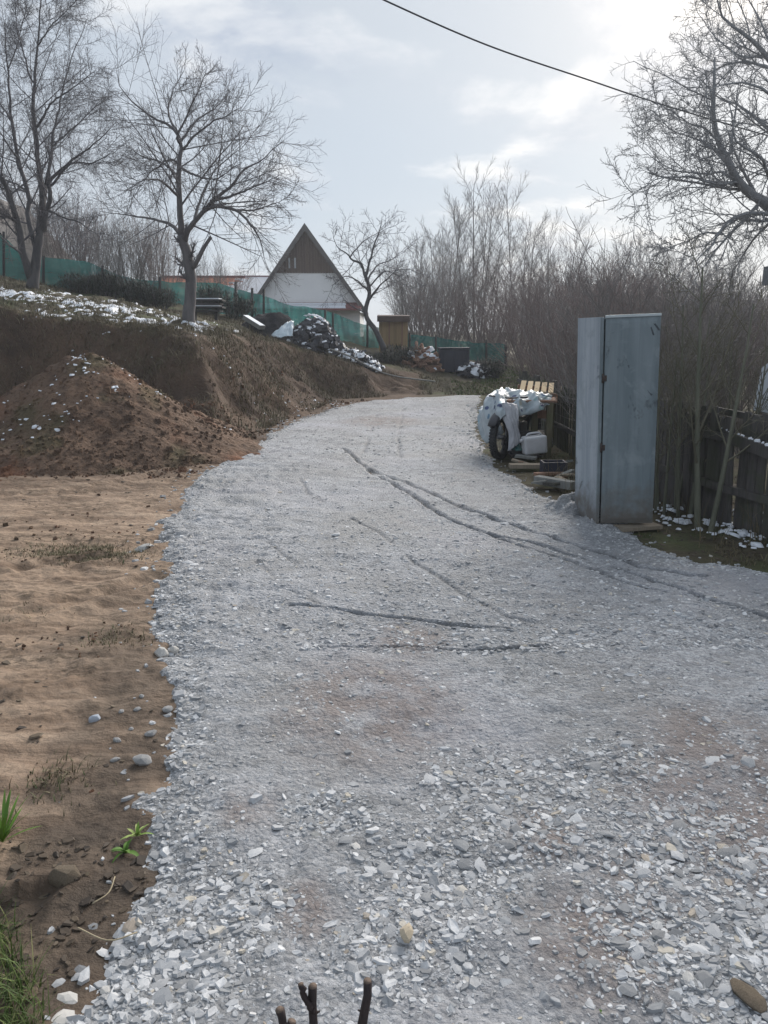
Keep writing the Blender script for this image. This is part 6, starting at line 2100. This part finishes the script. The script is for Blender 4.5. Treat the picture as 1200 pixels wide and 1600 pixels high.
# ------------------------------------------------------------------ heaps on the slope
def heap(name, label, cat, c, sx_, sy_, h, mat, seed, rough=0.12):
    x, y = np.meshgrid(np.linspace(-1, 1, 46), np.linspace(-1, 1, 40))
    r = np.hypot(x, y)
    X, Y_ = c[0] + x * sx_, c[1] + y * sy_
    base_ = terrain(X, Y_)[0]
    hh = h * np.clip(1 - r ** 1.7, -0.15, 1) * (1 + 0.25 * fbm(X * 1.2, Y_ * 1.2, 2, seed))
    Z = base_ + hh + rough * fbm(X * 3.2, Y_ * 3.2, 3, seed + 3) * np.clip(1.1 - r, 0, 1)
    o = link(name, make_mesh(name, np.stack([X, Y_, Z], -1).reshape(-1, 3), grid_faces(40, 46), True, None, mat))
    tag(o, label, cat)
    return o, (lambda a, b: terrain(a, b)[0] + h * np.clip(1 - np.hypot((a - c[0]) / sx_, (b - c[1]) / sy_) ** 1.7, -0.15, 1))


def ground_at(px, py, Y):
    g = P(px, py, Y)
    return g


heap('compost_heap', 'black compost heap on the slope beside the gabled house', 'heap', P(430, 530, 25.5), 1.05, 0.9, 0.78, M['black_heap'], 7)
# slab leaning at its left
sl = tag(part('snowy_beam', join([beam(P(384, 496, 25), P(410, 512, 24.6), 0.25, 0.12)]), M['plank_grey'], None, False), 'snow dusted beam leaning left of the black compost heap', 'beam')
V, Fq = beam(P(384, 493, 25), P(410, 509, 24.6), 0.22, 0.03)
part('snow_cap', (V, Fq), M['snow'], sl, False)
ctrl = [[P(424, 522, 24.2), P(436, 527, 24.1), P(448, 525, 24.1), P(457, 524, 24.2)], [P(436, 512, 24.4), P(442, 515, 24.35), P(450, 514, 24.35), P(458, 512, 24.4)], [P(450, 502, 24.7), P(452, 502, 24.7), P(456, 501, 24.7), P(459, 500, 24.7)]]
V, Fq = cloth(ctrl, 20, 16, 0.05, 41, 0.01, 0.03)
tag(part('pale_sheet', (V, Fq), M['tarp_blue']), 'pale blue sheet spread on the black compost heap', 'sheet')


def log_heap(name, label, c, sx_, sy_, h, n, seed, snow_frac, lr=(0.05, 0.10), ll=(0.2, 0.42), mats=None):
    g = np.random.default_rng(seed)
    root = thing(name, label, 'heap', (float(c[0]), float(c[1]), float(terrain(np.array([c[0]]), np.array([c[1]]))[0][0])))
    dark, snow = [], []
    hs = lambda a, b: terrain(a, b)[0] + h * np.clip(1 - np.hypot((a - c[0]) / sx_, (b - c[1]) / sy_) ** 1.7, 0, 1)
    x, y = g.uniform(-1, 1, n * 2), g.uniform(-1, 1, n * 2)
    k_ = np.hypot(x, y) < 1
    x, y = (c[0] + x[k_] * sx_)[:n], (c[1] + y[k_] * sy_)[:n]
    z = hs(x, y)
    for i in range(len(x)):
        az = g.uniform(0, 3.14)
        el = g.normal(0, 0.35)
        L, r_ = g.uniform(*ll), g.uniform(*lr)
        d = np.array((math.cos(az) * math.cos(el), math.sin(az) * math.cos(el), math.sin(el)))
        p_ = np.array((x[i], y[i], z[i]))
        dark.append(np.array([p_ - d * L / 2, p_ + d * L / 2]))
        if g.random() < snow_frac:
            snow.append((p_ + np.array((0, -0.01, r_ * 0.85)), L * 0.42))
    V, Q = tubes(np.array(dark), g.uniform(lr[0], lr[1], (len(dark), 1)).repeat(2, 1), 6)
    # close the ends
    m = np.arange(len(dark))[:, None] * 12
    ends = np.concatenate([m + np.array([[0, 1, 2, 3]]), m + np.array([[0, 3, 4, 5]]), m + np.array([[9, 8, 7, 6]]), m + np.array([[11, 10, 9, 6]])])
    tag(part('logs', (V, np.vstack([Q, ends])), M['paint_dark'] if mats is None else mats, root, False), kind='stuff')
    if snow:
        V, Q = chip_mesh(np.array([s_[0] for s_ in snow]), np.array([s_[1] for s_ in snow]), np.full(len(snow), 0.3), g)
        tag(part('snow_caps', (V, Q), M['snow'], root), kind='stuff')
    return root


log_heap('wood_heap', 'tall heap of dark firewood capped with snow near the gabled house', P(497, 548, 25.2), 0.98, 0.9, 0.85, 360, 71, 0.32)
log_heap('wood_heap', 'low snowy heap of branches sloping down to the ochre shed', P(552, 568, 25.0), 0.85, 0.6, 0.26, 170, 72, 0.8, (0.03, 0.06), (0.25, 0.5))
log_heap('scrap_heap', 'tangle of boards and bricks right of the ochre shed', P(660, 580, 27.6), 0.75, 0.6, 0.55, 130, 73, 0.18, (0.03, 0.07), (0.3, 0.9), M['plank_red'])
log_heap('scrap_heap', 'heap of dark poles right of the navy tank', P(740, 585, 27.4), 0.55, 0.5, 0.42, 90, 74, 0.2, (0.02, 0.05), (0.3, 0.9))
ctrl = [[P(496, 498, 25.2), P(506, 502, 25.1), P(514, 508, 25.0)], [P(486, 492, 25.5), P(500, 494, 25.4), P(512, 503, 25.3)], [P(474, 491, 25.8), P(492, 491, 25.7), P(508, 500, 25.6)]]
V, Fq = cloth(ctrl, 18, 14, 0.05, 44, 0.02, 0.04)
tag(part('snow_blanket', (V, Fq), M['snow']), 'blanket of snow on top of the tall firewood heap', 'snow')
# navy tank with lid
g = P(708, 585, 27.8)
z0 = float(terrain(np.array([g[0]]), np.array([27.8]))[0][0])
tk = thing('water_tank', 'dark navy plastic tank standing on the far lawn edge', 'tank', (float(g[0]), 27.8, z0))
V, Fq = bevbox((1.05, 0.8, 0.78), 0.05, 3)
part('body', (V + np.array((g[0], 27.8, z0 + 0.40)), Fq), M['navy'], tk)
V, Fq = bevbox((1.1, 0.86, 0.06), 0.02, 2)
part('lid', (V + np.array((g[0], 27.8, z0 + 0.825)), Fq), M['navy'], tk)
for dx in (-0.35, 0, 0.35):
    V, Fq = bevbox((0.05, 0.03, 0.66), 0.012, 2)
    part('rib', (V + np.array((g[0] + dx, 27.8 - 0.41, z0 + 0.40)), Fq), M['navy'], tk)
# stacked snowy boards behind the twisted trunk
st_ = thing('board_stack', 'stack of boards topped with snow behind the twisted trunk', 'board stack', tuple(P(325, 490, 22)))
for i in range(4):
    a_, b_ = P(298 - 3 * (i % 2), 486 - i * 5.5, 22), P(346 + 4 * (i % 2), 486 - i * 5.5, 22)
    V, Fq = beam(a_, b_, 0.5, 0.05)
    part('board', (V, Fq), M['dark_post'], st_, False)
    if i in (1, 3):
        V, Fq = beam(a_ + (0.05, 0, 0.04), b_ - (0.1, 0, -0.04), 0.44, 0.03)
        part('snow_layer', (V, Fq), M['snow'], st_, False)
for dx in (305, 338):
    V, Fq = beam(P(dx, 500, 22), P(dx, 466, 22.1), 0.08, 0.08)
    part('prop', (V, Fq), M['dark_post'], st_, False)
# pale hose along the bank edge
hp = [P(515, 545, 21.4), P(545, 556, 22), P(575, 572, 22.5), P(600, 583, 22.9), P(630, 590, 23.2), P(680, 596, 23.6)]
hp = [np.array((p_[0], p_[1], max(p_[2], terrain(p_[:1], p_[1:2])[0][0] + 0.02))) for p_ in hp]
V, Fq = tube1(hp, 0.022, 7, 36)
tag(part('hose', (V, Fq), M['plank_grey']), 'pale hose lying along the edge of the low far bank', 'hose')

# ------------------------------------------------------------------ overhead cable
ln = smooth_line([P(560, -22, 9.0), P(600, 0, 9.1), P(760, 70, 9.7), P(920, 125, 10.4), P(1040, 165, 11.0), P(1200, 212, 12.0), P(1330, 245, 13.0)], 60)
V, Fq = tube1(ln, 0.0090, 8)
tag(part('overhead_cable', (V, Fq), M['cable']), 'black overhead cable crossing the sky from top centre to the right', 'cable')

# ------------------------------------------------------------------ thin moist air
hz = bpy.data.materials.new('thin_haze')
hz.use_nodes = True
ht = hz.node_tree
ht.nodes.clear()
pv = ht.nodes.new('ShaderNodeVolumePrincipled')
pv.inputs['Color'].default_value = (0.86, 0.92, 1.0, 1)
pv.inputs['Density'].default_value = 0.0014
pv.inputs['Anisotropy'].default_value = 0.2
ho = ht.nodes.new('ShaderNodeOutputMaterial')
ht.links.new(pv.outputs[0], ho.inputs['Volume'])
V, Fq = boxg((0, 210, 9.0), (2400, 460, 27.0))
tag(part('haze', (V, Fq), hz, None, False), 'thin bluish haze over the whole yard', 'haze', kind='stuff')
